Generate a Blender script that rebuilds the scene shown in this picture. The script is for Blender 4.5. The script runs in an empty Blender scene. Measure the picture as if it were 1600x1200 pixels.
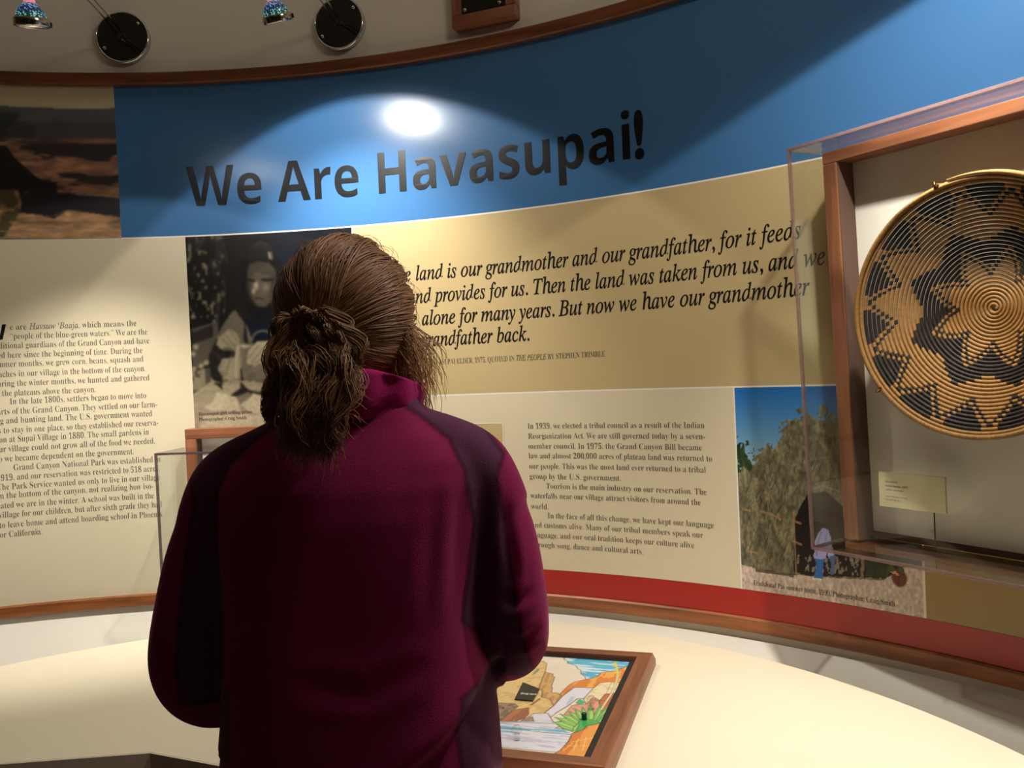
import bpy, bmesh, math, random
import numpy as np
from mathutils import Vector, Matrix
SC = bpy.context.scene
COL = SC.collection
random.seed(7)
RNG = np.random.default_rng(11)
sin, cos, pi = math.sin, math.cos, math.pi

# ------------------------------------------------------------------ camera
EYE = 1.45                                   # eye height above the floor, metres
FPX, PITCH, ROLL = 1295.85, -0.0185098, -0.0442836
def view_dir(x, y):
    """direction in the room in which the photograph's point (x, y) of 1600x1200 was seen"""
    u, v = (x - 800) / FPX, -(y - 600) / FPX
    c, s = cos(ROLL), sin(ROLL)
    u, v = c * u - s * v, s * u + c * v
    cp, sp = cos(PITCH), sin(PITCH)
    return Vector((u, cp - sp * v, sp + cp * v))
cam_data = bpy.data.cameras.new('camera')
cam_data.sensor_width = 36.0
cam_data.lens = 36.0 * FPX / 1600
cam_data.clip_start = 0.05
cam = bpy.data.objects.new('camera', cam_data)
COL.objects.link(cam)
f0 = view_dir(800, 600)
rx = (view_dir(801, 600) - f0).normalized()
ry = (view_dir(800, 599) - f0).normalized()
f0.normalize()
cam.matrix_world = Matrix(((rx.x, ry.x, -f0.x, 0), (rx.y, ry.y, -f0.y, 0), (rx.z, ry.z, -f0.z, EYE), (0, 0, 0, 1)))
SC.camera = cam

# ------------------------------------------------------------------ world, view, fill lights
SC.view_settings.view_transform = 'Standard'
SC.view_settings.look = 'None'
SC.view_settings.gamma = 1
SC.view_settings.use_curve_mapping = False
SC.view_settings.exposure = 0.0
world = bpy.data.worlds.new('dim_gallery')
SC.world = world
world.use_nodes = True
world.node_tree.nodes['Background'].inputs[0].default_value = (1.0, 0.85, 0.7, 1)
world.node_tree.nodes['Background'].inputs[1].default_value = 0.01

def aim(o, target):
    d = Vector(target) - o.location
    o.rotation_euler = d.to_track_quat('-Z', 'Y').to_euler()
def spot_light(name, loc, target, watts, deg, blend, color=(1, .935, .84), radius=.03):
    d = bpy.data.lights.new(name, 'SPOT')
    d.energy, d.spot_size, d.spot_blend, d.color, d.shadow_soft_size = watts, math.radians(deg), blend, color, radius
    o = bpy.data.objects.new(name, d)
    COL.objects.link(o)
    o.location = loc
    aim(o, target)
    return o
def area_light(name, loc, target, watts, size, color=(1, .86, .68)):
    d = bpy.data.lights.new(name, 'AREA')
    d.energy, d.size, d.color = watts, size, color
    o = bpy.data.objects.new(name, d)
    COL.objects.link(o)
    o.location = loc
    aim(o, target)
    return o
# unseen fill lights, added to brighten the visitor and the space behind
area_light('added_fill_light', (.50, 1.0, 3.0), (-.12, 1.15, 1.40), 7.5, .4)
area_light('added_fill_light', (-.8, -2.0, 2.98), (-.8, -1.8, 0), 1.3, 1.4)
for fill_x, fill_y, nx, ny in ((-1.165, 2.215, -.12, .99), (-.164, 2.087, .37, .93)):
    wall_fill = area_light('upper_wall_fill', (fill_x, fill_y, 3.02), (fill_x + nx, fill_y + ny, 2.2), .42, 1.1)  # unseen strips added only to brighten the upper wall
    wall_fill.data.shape = 'RECTANGLE'
    wall_fill.data.size_y = .08

# ------------------------------------------------------------------ curved wall coordinates
WR, WCX, WCY = 2.40155, -0.915567, 0.179819          # radius and axis of the curved wall
def wp(s, z, b=0.0):
    """point at arc length s along the printed wall, height z, distance b out into the room"""
    t = s / WR
    return Vector((WCX + (WR - b) * sin(t), WCY + (WR - b) * cos(t), z))
def on_wall(x, y):
    """(s, z) on the printed wall of a measured point of the photograph"""
    d = view_dir(x, y)
    a = d.x * d.x + d.y * d.y
    b = -2 * (d.x * WCX + d.y * WCY)
    c = WCX * WCX + WCY * WCY - WR * WR
    k = (-b + math.sqrt(b * b - 4 * a * c)) / (2 * a)
    return WR * math.atan2(d.x * k - WCX, d.y * k - WCY), d.z * k + EYE
def on_level(x, y, z):
    """point of the horizontal plane at height z"""
    d = view_dir(x, y)
    k = (z - EYE) / d.z
    return Vector((d.x * k, d.y * k, z))

# ------------------------------------------------------------------ object helpers
def put(o, parent=None):
    COL.objects.link(o)
    if parent is not None:
        o.parent = parent
    return o
def tag(o, label=None, cat=None, group=None, kind=None):
    if label: o['label'] = label
    if cat: o['category'] = cat
    if group: o['group'] = group
    if kind: o['kind'] = kind
    return o
def empty(name, loc=(0, 0, 0), rz=0.0):
    o = bpy.data.objects.new(name, None)
    o.empty_display_size = .05
    o.location = loc
    o.rotation_euler = (0, 0, rz)
    return put(o)
def mesh(name, V, F, mats, parent=None, smooth=False, cols=None, uvs=None, midx=None):
    me = bpy.data.meshes.new(name)
    me.from_pydata([tuple(v) for v in V], [], [tuple(f) for f in F])
    for m in (mats if isinstance(mats, (list, tuple)) else [mats]):
        me.materials.append(m)
    if smooth:
        me.polygons.foreach_set('use_smooth', [True] * len(me.polygons))
    if midx is not None:
        me.polygons.foreach_set('material_index', midx)
    if cols is not None:
        ca = me.color_attributes.new('Col', 'FLOAT_COLOR', 'POINT')
        ca.data.foreach_set('color', np.asarray(cols, dtype=np.float32).ravel())
    if uvs is not None:
        uv = me.uv_layers.new(name='UVMap')
        idx = np.empty(len(me.loops), dtype=np.int32)
        me.loops.foreach_get('vertex_index', idx)
        uv.data.foreach_set('uv', np.asarray(uvs, dtype=np.float32)[idx].ravel())
    me.update()
    return put(bpy.data.objects.new(name, me), parent)
class MB:
    """collects shapes and links them as ONE mesh object"""
    def __init__(self): self.V, self.F = [], []
    def add(self, V, F):
        n = len(self.V)
        self.V += [Vector(v) for v in V]
        self.F += [[i + n for i in f] for f in F]
        return self
    def box(self, x0, x1, y0, y1, z0, z1, bev=0.0, M=None):
        bm = bmesh.new()
        bmesh.ops.create_cube(bm, size=1)
        for v in bm.verts:
            v.co = Vector(((x0 + x1) / 2 + v.co.x * (x1 - x0), (y0 + y1) / 2 + v.co.y * (y1 - y0), (z0 + z1) / 2 + v.co.z * (z1 - z0)))
        if bev > 0:
            bmesh.ops.bevel(bm, geom=list(bm.edges), offset=bev, segments=2, affect='EDGES', profile=.5)
        bm.verts.index_update()
        V = [v.co.copy() for v in bm.verts]
        if M is not None: V = [M @ v for v in V]
        self.add(V, [[v.index for v in f.verts] for f in bm.faces])
        bm.free()
        return self
    def tube(self, pts, rad, n=12, cap=True):
        pts = [Vector(p) for p in pts]
        rad = rad if isinstance(rad, (list, tuple)) else [rad] * len(pts)
        V, F, up = [], [], None
        for i, p in enumerate(pts):
            d = (pts[min(i + 1, len(pts) - 1)] - pts[max(i - 1, 0)]).normalized()
            if up is None:
                up = Vector((0, 0, 1)) if abs(d.z) < .9 else Vector((1, 0, 0))
            a = d.cross(up).normalized()
            up = a.cross(d).normalized()
            for k in range(n):
                t = 2 * pi * k / n
                V.append(p + a * (cos(t) * rad[i]) + up * (sin(t) * rad[i]))
        for i in range(len(pts) - 1):
            for k in range(n):
                F.append([i * n + k, i * n + (k + 1) % n, (i + 1) * n + (k + 1) % n, (i + 1) * n + k])
        if cap:
            F.append(list(range(n))[::-1])
            F.append([(len(pts) - 1) * n + k for k in range(n)])
        return self.add(V, F)
    def lathe(self, prof, n=32, M=None, closed=False):
        V, F = [], []
        for (r, z) in prof:
            for k in range(n):
                t = 2 * pi * k / n
                v = Vector((r * cos(t), r * sin(t), z))
                V.append(M @ v if M is not None else v)
        m = len(prof)
        for i in range(m if closed else m - 1):
            j = (i + 1) % m
            for k in range(n):
                F.append([i * n + k, i * n + (k + 1) % n, j * n + (k + 1) % n, j * n + k])
        if not closed:
            F.append(list(range(n))[::-1])
            F.append([(m - 1) * n + k for k in range(n)])
        return self.add(V, F)
    def loft(self, rings, cap=True):
        n = len(rings[0])
        V = [v for r in rings for v in r]
        F = []
        for i in range(len(rings) - 1):
            for k in range(n):
                F.append([i * n + k, i * n + (k + 1) % n, (i + 1) * n + (k + 1) % n, (i + 1) * n + k])
        if cap:
            F.append(list(range(n))[::-1])
            F.append([(len(rings) - 1) * n + k for k in range(n)])
        return self.add(V, F)
    def build(self, name, mats, parent=None, smooth=False):
        o = mesh(name, self.V, self.F, mats, parent, smooth)
        bm = bmesh.new(); bm.from_mesh(o.data)
        bmesh.ops.recalc_face_normals(bm, faces=bm.faces)
        bm.to_mesh(o.data); bm.free()
        return o
def smooth_by_angle(o, deg=40):
    me = o.data
    me.polygons.foreach_set('use_smooth', [True] * len(me.polygons))
    bm = bmesh.new(); bm.from_mesh(me)
    for e in bm.edges:
        if len(e.link_faces) == 2 and e.calc_face_angle(0) > math.radians(deg): e.smooth = False
    bm.to_mesh(me); bm.free()
    return o
def sweep(name, s0, s1, prof, mats, parent=None, step=.02):
    """closed profile [(b, z), ...] carried along the curved wall from s0 to s1"""
    n = max(2, int((s1 - s0) / step) + 1)
    m = len(prof)
    per = [0]
    for i in range(m): per.append(per[-1] + math.dist(prof[i], prof[(i + 1) % m]))
    V, UV, F = [], [], []
    for i in range(n):
        s = s0 + (s1 - s0) * i / (n - 1)
        for j, (b, z) in enumerate(prof):
            V.append(wp(s, z, b)); UV.append((s, per[j]))
    for i in range(n - 1):
        for j in range(m):
            k = (j + 1) % m
            F.append([i * m + j, i * m + k, (i + 1) * m + k, (i + 1) * m + j])
    F.append(list(range(m))[::-1]); F.append([(n - 1) * m + j for j in range(m)])
    o = mesh(name, V, F, mats, parent, uvs=UV)
    bm = bmesh.new(); bm.from_mesh(o.data); bmesh.ops.recalc_face_normals(bm, faces=bm.faces); bm.to_mesh(o.data); bm.free()
    return smooth_by_angle(o, 30)
def slab(name, s0, s1, z0, z1, mats, parent=None, b0=-.0015, b1=0.0):
    return sweep(name, s0, s1, [(b0, z0), (b0, z1), (b1, z1), (b1, z0)], mats, parent)

# ------------------------------------------------------------------ materials
def lin(c):
    return tuple(((v / 255) / 12.92 if v / 255 <= .04045 else ((v / 255 + .055) / 1.055) ** 2.4) for v in c)
def mat(name, rgb, rough=.5, spec=.5, metal=0.0, bump=0.0, bscale=200., vary=0.0, vscale=6., coat=0.0, sheen=0.0, col_attr=False, emit=None, stretch=None):
    m = bpy.data.materials.new(name)
    m.use_nodes = True
    N, L = m.node_tree.nodes, m.node_tree.links
    p = N['Principled BSDF']
    c = (*lin(rgb), 1)
    p.inputs['Base Color'].default_value = c
    p.inputs['Roughness'].default_value = rough
    p.inputs['Specular IOR Level'].default_value = spec
    p.inputs['Metallic'].default_value = metal
    if coat:
        p.inputs['Coat Weight'].default_value = coat
        p.inputs['Coat Roughness'].default_value = .03
    if sheen:
        p.inputs['Sheen Weight'].default_value = sheen
        p.inputs['Sheen Roughness'].default_value = .4
        p.inputs['Sheen Tint'].default_value = (*[min(1, .25 + v * 1.6) for v in lin(rgb)], 1)
    tc = N.new('ShaderNodeTexCoord')
    src = None
    if col_attr:
        a = N.new('ShaderNodeVertexColor'); a.layer_name = 'Col'
        src = a.outputs['Color']
    if vary:
        mp = N.new('ShaderNodeMapping'); L.new(tc.outputs['Object'], mp.inputs[0])
        if stretch: mp.inputs['Scale'].default_value = stretch
        nz = N.new('ShaderNodeTexNoise'); nz.inputs['Scale'].default_value = vscale; nz.inputs['Detail'].default_value = 6
        L.new(mp.outputs[0], nz.inputs['Vector'])
        mr = N.new('ShaderNodeMapRange'); mr.inputs['To Min'].default_value = 1 - vary; mr.inputs['To Max'].default_value = 1 + vary
        mr.inputs['From Min'].default_value = .3; mr.inputs['From Max'].default_value = .7
        L.new(nz.outputs['Fac'], mr.inputs['Value'])
        mx = N.new('ShaderNodeVectorMath'); mx.operation = 'SCALE'
        if src is not None: L.new(src, mx.inputs[0])
        else: mx.inputs[0].default_value = c[:3]
        L.new(mr.outputs[0], mx.inputs['Scale'])
        src = mx.outputs[0]
    if src is not None: L.new(src, p.inputs['Base Color'])
    if bump:
        nb = N.new('ShaderNodeTexNoise'); nb.inputs['Scale'].default_value = bscale; nb.inputs['Detail'].default_value = 3
        L.new(tc.outputs['Object'], nb.inputs['Vector'])
        bp = N.new('ShaderNodeBump'); bp.inputs['Strength'].default_value = bump; bp.inputs['Distance'].default_value = .002
        L.new(nb.outputs['Fac'], bp.inputs['Height']); L.new(bp.outputs[0], p.inputs['Normal'])
    if emit:
        p.inputs['Emission Color'].default_value = (*emit[0], 1); p.inputs['Emission Strength'].default_value = emit[1]
    return m
def wood(name, dark, light, axis='x', uv=False, rough=.35, scale=1.0):
    m = bpy.data.materials.new(name)
    m.use_nodes = True
    N, L = m.node_tree.nodes, m.node_tree.links
    p = N['Principled BSDF']; p.inputs['Roughness'].default_value = rough
    tc = N.new('ShaderNodeTexCoord'); mp = N.new('ShaderNodeMapping')
    L.new(tc.outputs['UV' if uv else 'Object'], mp.inputs[0])
    k = {'x': (2.2, 34, 34), 'y': (34, 2.2, 34), 'z': (34, 34, 2.2)}[axis]
    mp.inputs['Scale'].default_value = tuple(v * scale for v in k)
    n1 = N.new('ShaderNodeTexNoise'); n1.inputs['Scale'].default_value = 1.0; n1.inputs['Detail'].default_value = 8; n1.inputs['Distortion'].default_value = .6
    n2 = N.new('ShaderNodeTexNoise'); n2.inputs['Scale'].default_value = 4.0; n2.inputs['Detail'].default_value = 4
    L.new(mp.outputs[0], n1.inputs[0]); L.new(mp.outputs[0], n2.inputs[0])
    mixf = N.new('ShaderNodeMath'); mixf.operation = 'MULTIPLY_ADD'; mixf.inputs[1].default_value = .35
    L.new(n2.outputs['Fac'], mixf.inputs[0]); L.new(n1.outputs['Fac'], mixf.inputs[2])
    cr = N.new('ShaderNodeValToRGB')
    cr.color_ramp.elements[0].position = .48; cr.color_ramp.elements[0].color = (*lin(dark), 1)
    cr.color_ramp.elements[1].position = .86; cr.color_ramp.elements[1].color = (*lin(light), 1)
    L.new(mixf.outputs[0], cr.inputs[0]); L.new(cr.outputs[0], p.inputs['Base Color'])
    bp = N.new('ShaderNodeBump'); bp.inputs['Strength'].default_value = .08; bp.inputs['Distance'].default_value = .001
    L.new(n2.outputs['Fac'], bp.inputs['Height']); L.new(bp.outputs[0], p.inputs['Normal'])
    return m
def acrylic(name, tint=(.97, .98, .97), rough=.01):
    """clear sheet: straight-through transparency plus Fresnel reflection"""
    m = bpy.data.materials.new(name)
    m.use_nodes = True
    N, L = m.node_tree.nodes, m.node_tree.links
    N.remove(N['Principled BSDF'])
    out = N['Material Output']
    t = N.new('ShaderNodeBsdfTransparent'); t.inputs[0].default_value = (*tint, 1)
    g = N.new('ShaderNodeBsdfGlossy'); g.inputs['Roughness'].default_value = rough
    fr = N.new('ShaderNodeFresnel'); geo = N.new('ShaderNodeNewGeometry')
    mr = N.new('ShaderNodeMapRange'); mr.inputs['To Min'].default_value = 1.47; mr.inputs['To Max'].default_value = 1 / 1.47
    L.new(geo.outputs['Backfacing'], mr.inputs['Value']); L.new(mr.outputs[0], fr.inputs['IOR'])
    mx = N.new('ShaderNodeMixShader')
    L.new(fr.outputs[0], mx.inputs[0]); L.new(t.outputs[0], mx.inputs[1]); L.new(g.outputs[0], mx.inputs[2])
    L.new(mx.outputs[0], out.inputs[0])
    return m
def acrylic_edge(name, rgb, clear=.45):
    m = bpy.data.materials.new(name)
    m.use_nodes = True
    N, L = m.node_tree.nodes, m.node_tree.links
    p = N['Principled BSDF']; out = N['Material Output']
    p.inputs['Base Color'].default_value = (*lin(rgb), 1); p.inputs['Roughness'].default_value = .2
    nz = N.new('ShaderNodeTexNoise'); nz.inputs['Scale'].default_value = 60; nz.inputs['Detail'].default_value = 4
    tc = N.new('ShaderNodeTexCoord'); L.new(tc.outputs['Object'], nz.inputs['Vector'])
    bp = N.new('ShaderNodeBump'); bp.inputs['Strength'].default_value = .6; bp.inputs['Distance'].default_value = .002
    L.new(nz.outputs['Fac'], bp.inputs['Height']); L.new(bp.outputs[0], p.inputs['Normal'])
    t = N.new('ShaderNodeBsdfTransparent'); t.inputs[0].default_value = (.9, .82, .8, 1)
    mx = N.new('ShaderNodeMixShader'); mx.inputs[0].default_value = clear
    L.new(p.outputs[0], mx.inputs[1]); L.new(t.outputs[0], mx.inputs[2]); L.new(mx.outputs[0], out.inputs[0])
    return m
M_wall = mat('wall_paint', (222, 216, 204), .7, .3, bump=.12, bscale=90, vary=.03, vscale=3)
M_plain = mat('room_paint', (84, 76, 68), .8, .3, bump=.1, bscale=90)
M_ceil = mat('ceiling_paint', (170, 160, 145), .85, .2)
M_floor = mat('floor_carpet', (124, 112, 102), .95, .1, bump=.5, bscale=400, vary=.15, vscale=120)
M_blue = mat('blue_print', (68, 118, 172), .22, .5, bump=.035, bscale=130)
M_cream = mat('cream_print', (224, 213, 184), .34, .5, bump=.03, bscale=130)
M_tan = mat('tan_print', (199, 178, 132), .34, .5, bump=.03, bscale=130)
M_gold = mat('ochre_print', (165, 138, 82), .34, .5, bump=.03, bscale=130)
M_red = mat('red_print', (176, 38, 30), .34, .5, bump=.03, bscale=130)
M_photo = mat('photo_print', (128, 128, 128), .33, .5, bump=.03, bscale=130, col_attr=True)
M_black_ink = mat('black_ink', (24, 24, 24), .33)
M_title_ink = mat('title_ink', (16, 20, 24), .3)
M_grey_ink = mat('grey_ink', (98, 94, 84), .4)
M_dark_ink = mat('dark_caption_ink', (48, 44, 42), .4)
M_pale_ink = mat('pale_ink', (160, 148, 128), .4)
M_white_ink = mat('white_ink', (240, 240, 236), .4)
M_trim = wood('cherry_trim', (116, 66, 36), (176, 108, 62), uv=True)
M_trim_top = wood('walnut_trim', (84, 44, 26), (132, 76, 46), uv=True)
M_wood_x = wood('cherry_board_x', (110, 66, 44), (156, 100, 70), 'x')
M_wood_y = wood('cherry_board_y', (114, 66, 42), (160, 100, 66), 'y')
M_wood_z = wood('cherry_board_z', (110, 66, 44), (156, 100, 70), 'z')
M_acr = acrylic('clear_acrylic')
M_edge = acrylic_edge('acrylic_edge', (150, 122, 116), .5)
M_edge_dark = acrylic_edge('acrylic_edge_smoky', (96, 82, 84), .35)
M_counter = mat('counter_laminate', (236, 226, 200), .42, .4, bump=.02, bscale=160, vary=.012, vscale=5)
M_apron = mat('counter_apron', (236, 222, 200), .6)
M_black = mat('black_gloss', (8, 8, 9), .06, .6, coat=.6)
M_blackm = mat('black_matte', (26, 25, 25), .6)
M_chrome = mat('chrome', (205, 205, 205), .12, .5, metal=1)
M_brass = mat('brass', (176, 140, 70), .3, .5, metal=1)
M_liner = mat('brown_liner', (104, 80, 70), .9, .2, bump=.2, bscale=500)
M_fabric = mat('white_linen_board', (236, 231, 222), .85, .2, bump=.25, bscale=700)

# ------------------------------------------------------------------ setting
FLOOR_Z, CEIL_Z = 0.0, 3.05
Z_TRIM_TOP, Z_TRIM, Z_HEAD, Z_QUOTE, Z_RED, Z_BASE = EYE + .957, EYE + .920, EYE + .4545, EYE - .0705, EYE - .580, EYE - .6485
SL, SR = -1.95, 3.75                                    # ends of the curved wall
tag(sweep('wall_back', SL, SR, [(-.14, FLOOR_Z), (-.14, CEIL_Z), (-.0015, CEIL_Z), (-.0015, FLOOR_Z)], M_wall), kind='structure')
pl, pr = wp(SL, 0, -.0015), wp(SR, 0, -.0015)
XL, XR, YB = pl.x, pr.x, -3.4
for nm, b in (('floor', (XL - .1, XR + .1, YB - .1, 2.85, -.1, 0.0)), ('ceiling', (XL - .1, XR + .1, YB - .1, 2.85, CEIL_Z, CEIL_Z + .1)),
              ('wall_left', (XL - .1, XL, YB - .1, pl.y + .1, 0, CEIL_Z)), ('wall_right', (XR, XR + .1, YB - .1, pr.y + .05, 0, CEIL_Z)),
              ('wall_front', (XL - .1, XR + .1, YB - .1, YB, 0, CEIL_Z))):
    tag(MB().box(*b).build(nm, {'floor': M_floor, 'ceiling': M_ceil}.get(nm, M_plain)), kind='structure')
tag(sweep('added_wall_slope', SL, SR, [(-.0015, EYE - .705), (.002, EYE - .705), (.150, EYE - .835), (.150, EYE - .845), (-.0015, EYE - .845)], M_wall), kind='structure')  # slope added at the wall foot so that band catches more light
tag(sweep('trim_1', SL, SR, [(-.0015, Z_TRIM), (-.0015, Z_TRIM_TOP), (.016, Z_TRIM_TOP), (.020, Z_TRIM_TOP - .004), (.020, Z_TRIM + .004), (.016, Z_TRIM)], M_trim_top), kind='structure')
zb = Z_BASE
tag(sweep('trim_2', SL, SR, [(-.0015, zb - .036), (-.0015, zb), (.005, zb), (.010, zb - .004), (.010, zb - .032), (.007, zb - .036)], M_trim), kind='structure')
# ------------------------------------------------------------------ lettering
def style(s, kind):
    if kind == 'sans': return s
    U, Lw, D = {'roman': (0x1D400, 0x1D41A, 0x1D7CE), 'italic': (0x1D434, 0x1D44E, None), 'sansbold': (0x1D5D4, 0x1D5EE, 0x1D7EC)}[kind]
    o = ''
    for c in s:
        if 'A' <= c <= 'Z': o += chr(U + ord(c) - 65)
        elif 'a' <= c <= 'z': o += '\u210e' if (kind == 'italic' and c == 'h') else chr(Lw + ord(c) - 97)
        elif D and '0' <= c <= '9': o += chr(D + ord(c) - 48)
        else: o += c
    return o
def glyphs(runs, res=3):
    """runs [(text, style, weight offset)] -> flat outline mesh and the x where every run starts, size 1"""
    V, F, x, starts = [], [], 0.0, []
    for (s, kind, off) in runs:
        starts.append(x)
        def make(body):
            c = bpy.data.curves.new('t', 'FONT'); c.body = body; c.size = 1; c.offset = off; c.resolution_u = res; c.fill_mode = 'FRONT'
            o = bpy.data.objects.new('t', c); COL.objects.link(o)
            bpy.context.view_layer.update()
            me = o.to_mesh()
            vs = [v.co.copy() for v in me.vertices]; fs = [list(p.vertices) for p in me.polygons]
            o.to_mesh_clear(); bpy.data.objects.remove(o); bpy.data.curves.remove(c)
            return vs, fs
        body = style(s, kind)
        vs, fs = make(body + style('.', kind) if s.endswith(' ') else body)
        if not vs: continue
        mxx = max(v.x for v in vs)
        if s.endswith(' '):                              # measure the trailing space, drop the full stop
            v0, f0_ = make(body.rstrip())
            adv = mxx - (max(v.x for v in make('.')[0]) - min(v.x for v in make('.')[0]))
            vs, fs = v0, f0_
        else:
            adv = mxx + .03
        n = len(V)
        V += [Vector((v.x + x, v.y, 0)) for v in vs]; F += [[i + n for i in f] for f in fs]
        x += adv
    return V, F, starts
class Lettering:
    """lines of print gathered into one mesh; put(u, v) places a flat point on its carrier"""
    def __init__(self, place): self.V, self.F, self.place = [], [], place
    def line(self, runs, u0, u1, v, height=None, anchor=0, res=3):
        """fit the line so that run number `anchor` starts at u0 and the last glyph ends at u1"""
        V, F, st = glyphs(runs, res)
        xa = st[anchor]
        if anchor == 0: xa = min(p.x for p in V)
        xe = max(p.x for p in V)
        k = (u1 - u0) / (xe - xa)
        ky = height if height else k
        n = len(self.V)
        for p in V: self.V.append(self.place(u0 + (p.x - xa) * k, v + p.y * ky))
        self.F += [[i + n for i in f] for f in F]
        return k
    def build(self, name, m, parent):
        return mesh(name, self.V, self.F, m, parent)
ON = lambda s, z: wp(s, z, .0006)
RB, IT = -.011, .011                                     # weights of the roman and italic prints
def R_(t): return (t, 'roman', RB)
def I_(t): return (t, 'italic', .004)

# ------------------------------------------------------------------ painted photographs
class Paint:
    def __init__(s, u0, u1, v0, v1, cell):
        s.nu, s.nv = int((u1 - u0) / cell) + 1, int((v1 - v0) / cell) + 1
        s.u, s.v = np.linspace(u0, u1, s.nu), np.linspace(v0, v1, s.nv)
        s.U, s.V = np.meshgrid(s.u, s.v)
        s.C = np.zeros((s.nv, s.nu, 3)); s.cell = cell
    def fill(s, c): s.C[:] = c
    def noise(s, su, sv, seed, octv=4):
        r = np.random.default_rng(seed); out = np.zeros_like(s.U); amp, tot = 1.0, 0
        for o in range(octv):
            gu, gv = (s.U - s.u[0]) / su * 2 ** o, (s.V - s.v[0]) / sv * 2 ** o
            g = r.random((int(gv.max()) + 3, int(gu.max()) + 3))
            iu, iv = gu.astype(int), gv.astype(int); fu, fv = gu - iu, gv - iv
            fu, fv = fu * fu * (3 - 2 * fu), fv * fv * (3 - 2 * fv)
            n = (g[iv, iu] * (1 - fu) + g[iv, iu + 1] * fu) * (1 - fv) + (g[iv + 1, iu] * (1 - fu) + g[iv + 1, iu + 1] * fu) * fv
            out += amp * n; tot += amp; amp *= .55
        return out / tot
    def inside(s, P):
        m = np.zeros_like(s.U, dtype=bool)
        for i in range(len(P)):
            (x0, y0), (x1, y1) = P[i], P[i - 1]
            if y0 == y1: continue
            c = ((y0 > s.V) != (y1 > s.V)) & (s.U < (x1 - x0) * (s.V - y0) / (y1 - y0) + x0)
            m ^= c
        return m
    def mix(s, m, c, a=1.0):
        c = np.asarray(c, float)
        w = (m * a)[..., None] if np.ndim(m) == 2 else m
        s.C = s.C * (1 - w) + c * w
    def poly(s, P, c, a=1.0, edge=None, ew=1.0):
        m = s.inside(P).astype(float)
        s.mix(m, c, a)
        if edge is not None: s.path(P + [P[0]], edge, ew)
        return m
    def dist(s, P):
        d = np.full_like(s.U, 1e9)
        for i in range(len(P) - 1):
            (x0, y0), (x1, y1) = P[i], P[i + 1]
            dx, dy = x1 - x0, y1 - y0; q = dx * dx + dy * dy + 1e-12
            t = np.clip(((s.U - x0) * dx + (s.V - y0) * dy) / q, 0, 1)
            d = np.minimum(d, np.hypot(s.U - x0 - t * dx, s.V - y0 - t * dy))
        return d
    def path(s, P, c, w=1.0, a=1.0):
        """line of width w cells"""
        m = np.clip(w * s.cell * .5 + .5 * s.cell - s.dist(P), 0, s.cell) / s.cell
        s.mix(m, c, a)
    def blob(s, cu, cv, ru, rv, c, a=1.0, soft=.3):
        d = np.hypot((s.U - cu) / ru, (s.V - cv) / rv)
        m = np.clip((1 + soft / 2 - d) / soft, 0, 1)
        s.mix(m, c, a); return m
    def blur(s, k=1):
        for _ in range(k):
            for ax in (0, 1):
                P_ = np.concatenate([s.C.take([0], ax), s.C, s.C.take([-1], ax)], ax); n_ = s.C.shape[ax]
                s.C = .25 * P_.take(range(0, n_), ax) + .5 * P_.take(range(1, n_ + 1), ax) + .25 * P_.take(range(2, n_ + 2), ax)
    def mesh(s, name, place, parent, material):
        V = [place(a, b) for b in s.v for a in s.u]
        nu = s.nu
        F = [(j * nu + i, j * nu + i + 1, (j + 1) * nu + i + 1, (j + 1) * nu + i) for j in range(s.nv - 1) for i in range(nu - 1)]
        c = np.clip(s.C, 0, 255).reshape(-1, 3) / 255
        c = np.where(c <= .04045, c / 12.92, ((c + .055) / 1.055) ** 2.4)
        c = np.c_[c, np.ones(len(c))]
        return mesh(name, V, F, material, parent, smooth=True, cols=c)
def wpx(pts, ox=0, oy=0, k=1.0):
    """measured points (in a detail magnified k times from ox, oy) -> wall coordinates"""
    return [on_wall(ox + x / k, oy + y / k) for (x, y) in pts]
def wr(x, y, rx_, ry_):
    s, z = on_wall(x, y); s2, _ = on_wall(x + rx_, y); _, z2 = on_wall(x, y - ry_)
    return s, z, s2 - s, z2 - z

# ------------------------------------------------------------------ printed panels on the curved wall
S_CAN, S_GIRL0, S_GIRL1 = -.268, -.0765, .4496
S_HOME0, S_HOME1 = 1.5845, 2.0125
GAP = .0022
# blue header with the title
hp = tag(slab('header_panel', S_CAN, SR - .1, Z_HEAD + GAP, Z_TRIM, M_blue), 'long blue header panel with the black headline We Are Havasupai!', 'sign panel')
L = Lettering(lambda s, z: wp(s, z, .0011))
s0, z0 = on_wall(290.5, 261); s1, _ = on_wall(1007, 235); _, zb0 = on_wall(308, 323); _, zb1 = on_wall(969, 250.5)
zt = (zb0 + zb1) / 2
V_, F_, st_ = glyphs([('We Are Havasupai', 'sansbold', 0), ('!', 'sans', .028)], 8)
L.line([('We Are Havasupai', 'sansbold', -.004), ('!', 'sans', .028)], s0, s1, zt, height=None, res=8)
capk = (on_wall(290.5, 261)[1] - zt) / (.714 if True else 1)
nV = len(L.V)
# cap height measured on the photograph
xs = [v for v in V_]; cap = max(v.y for v in V_ if v.x < .9)
L.V, L.F = [], []
L.line([('We Are Havasupai', 'sansbold', -.004), ('!', 'sans', .028)], s0, s1, zt, height=(z0 - zb0) / cap, res=8)
L.build('headline', M_title_ink, hp)

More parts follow.
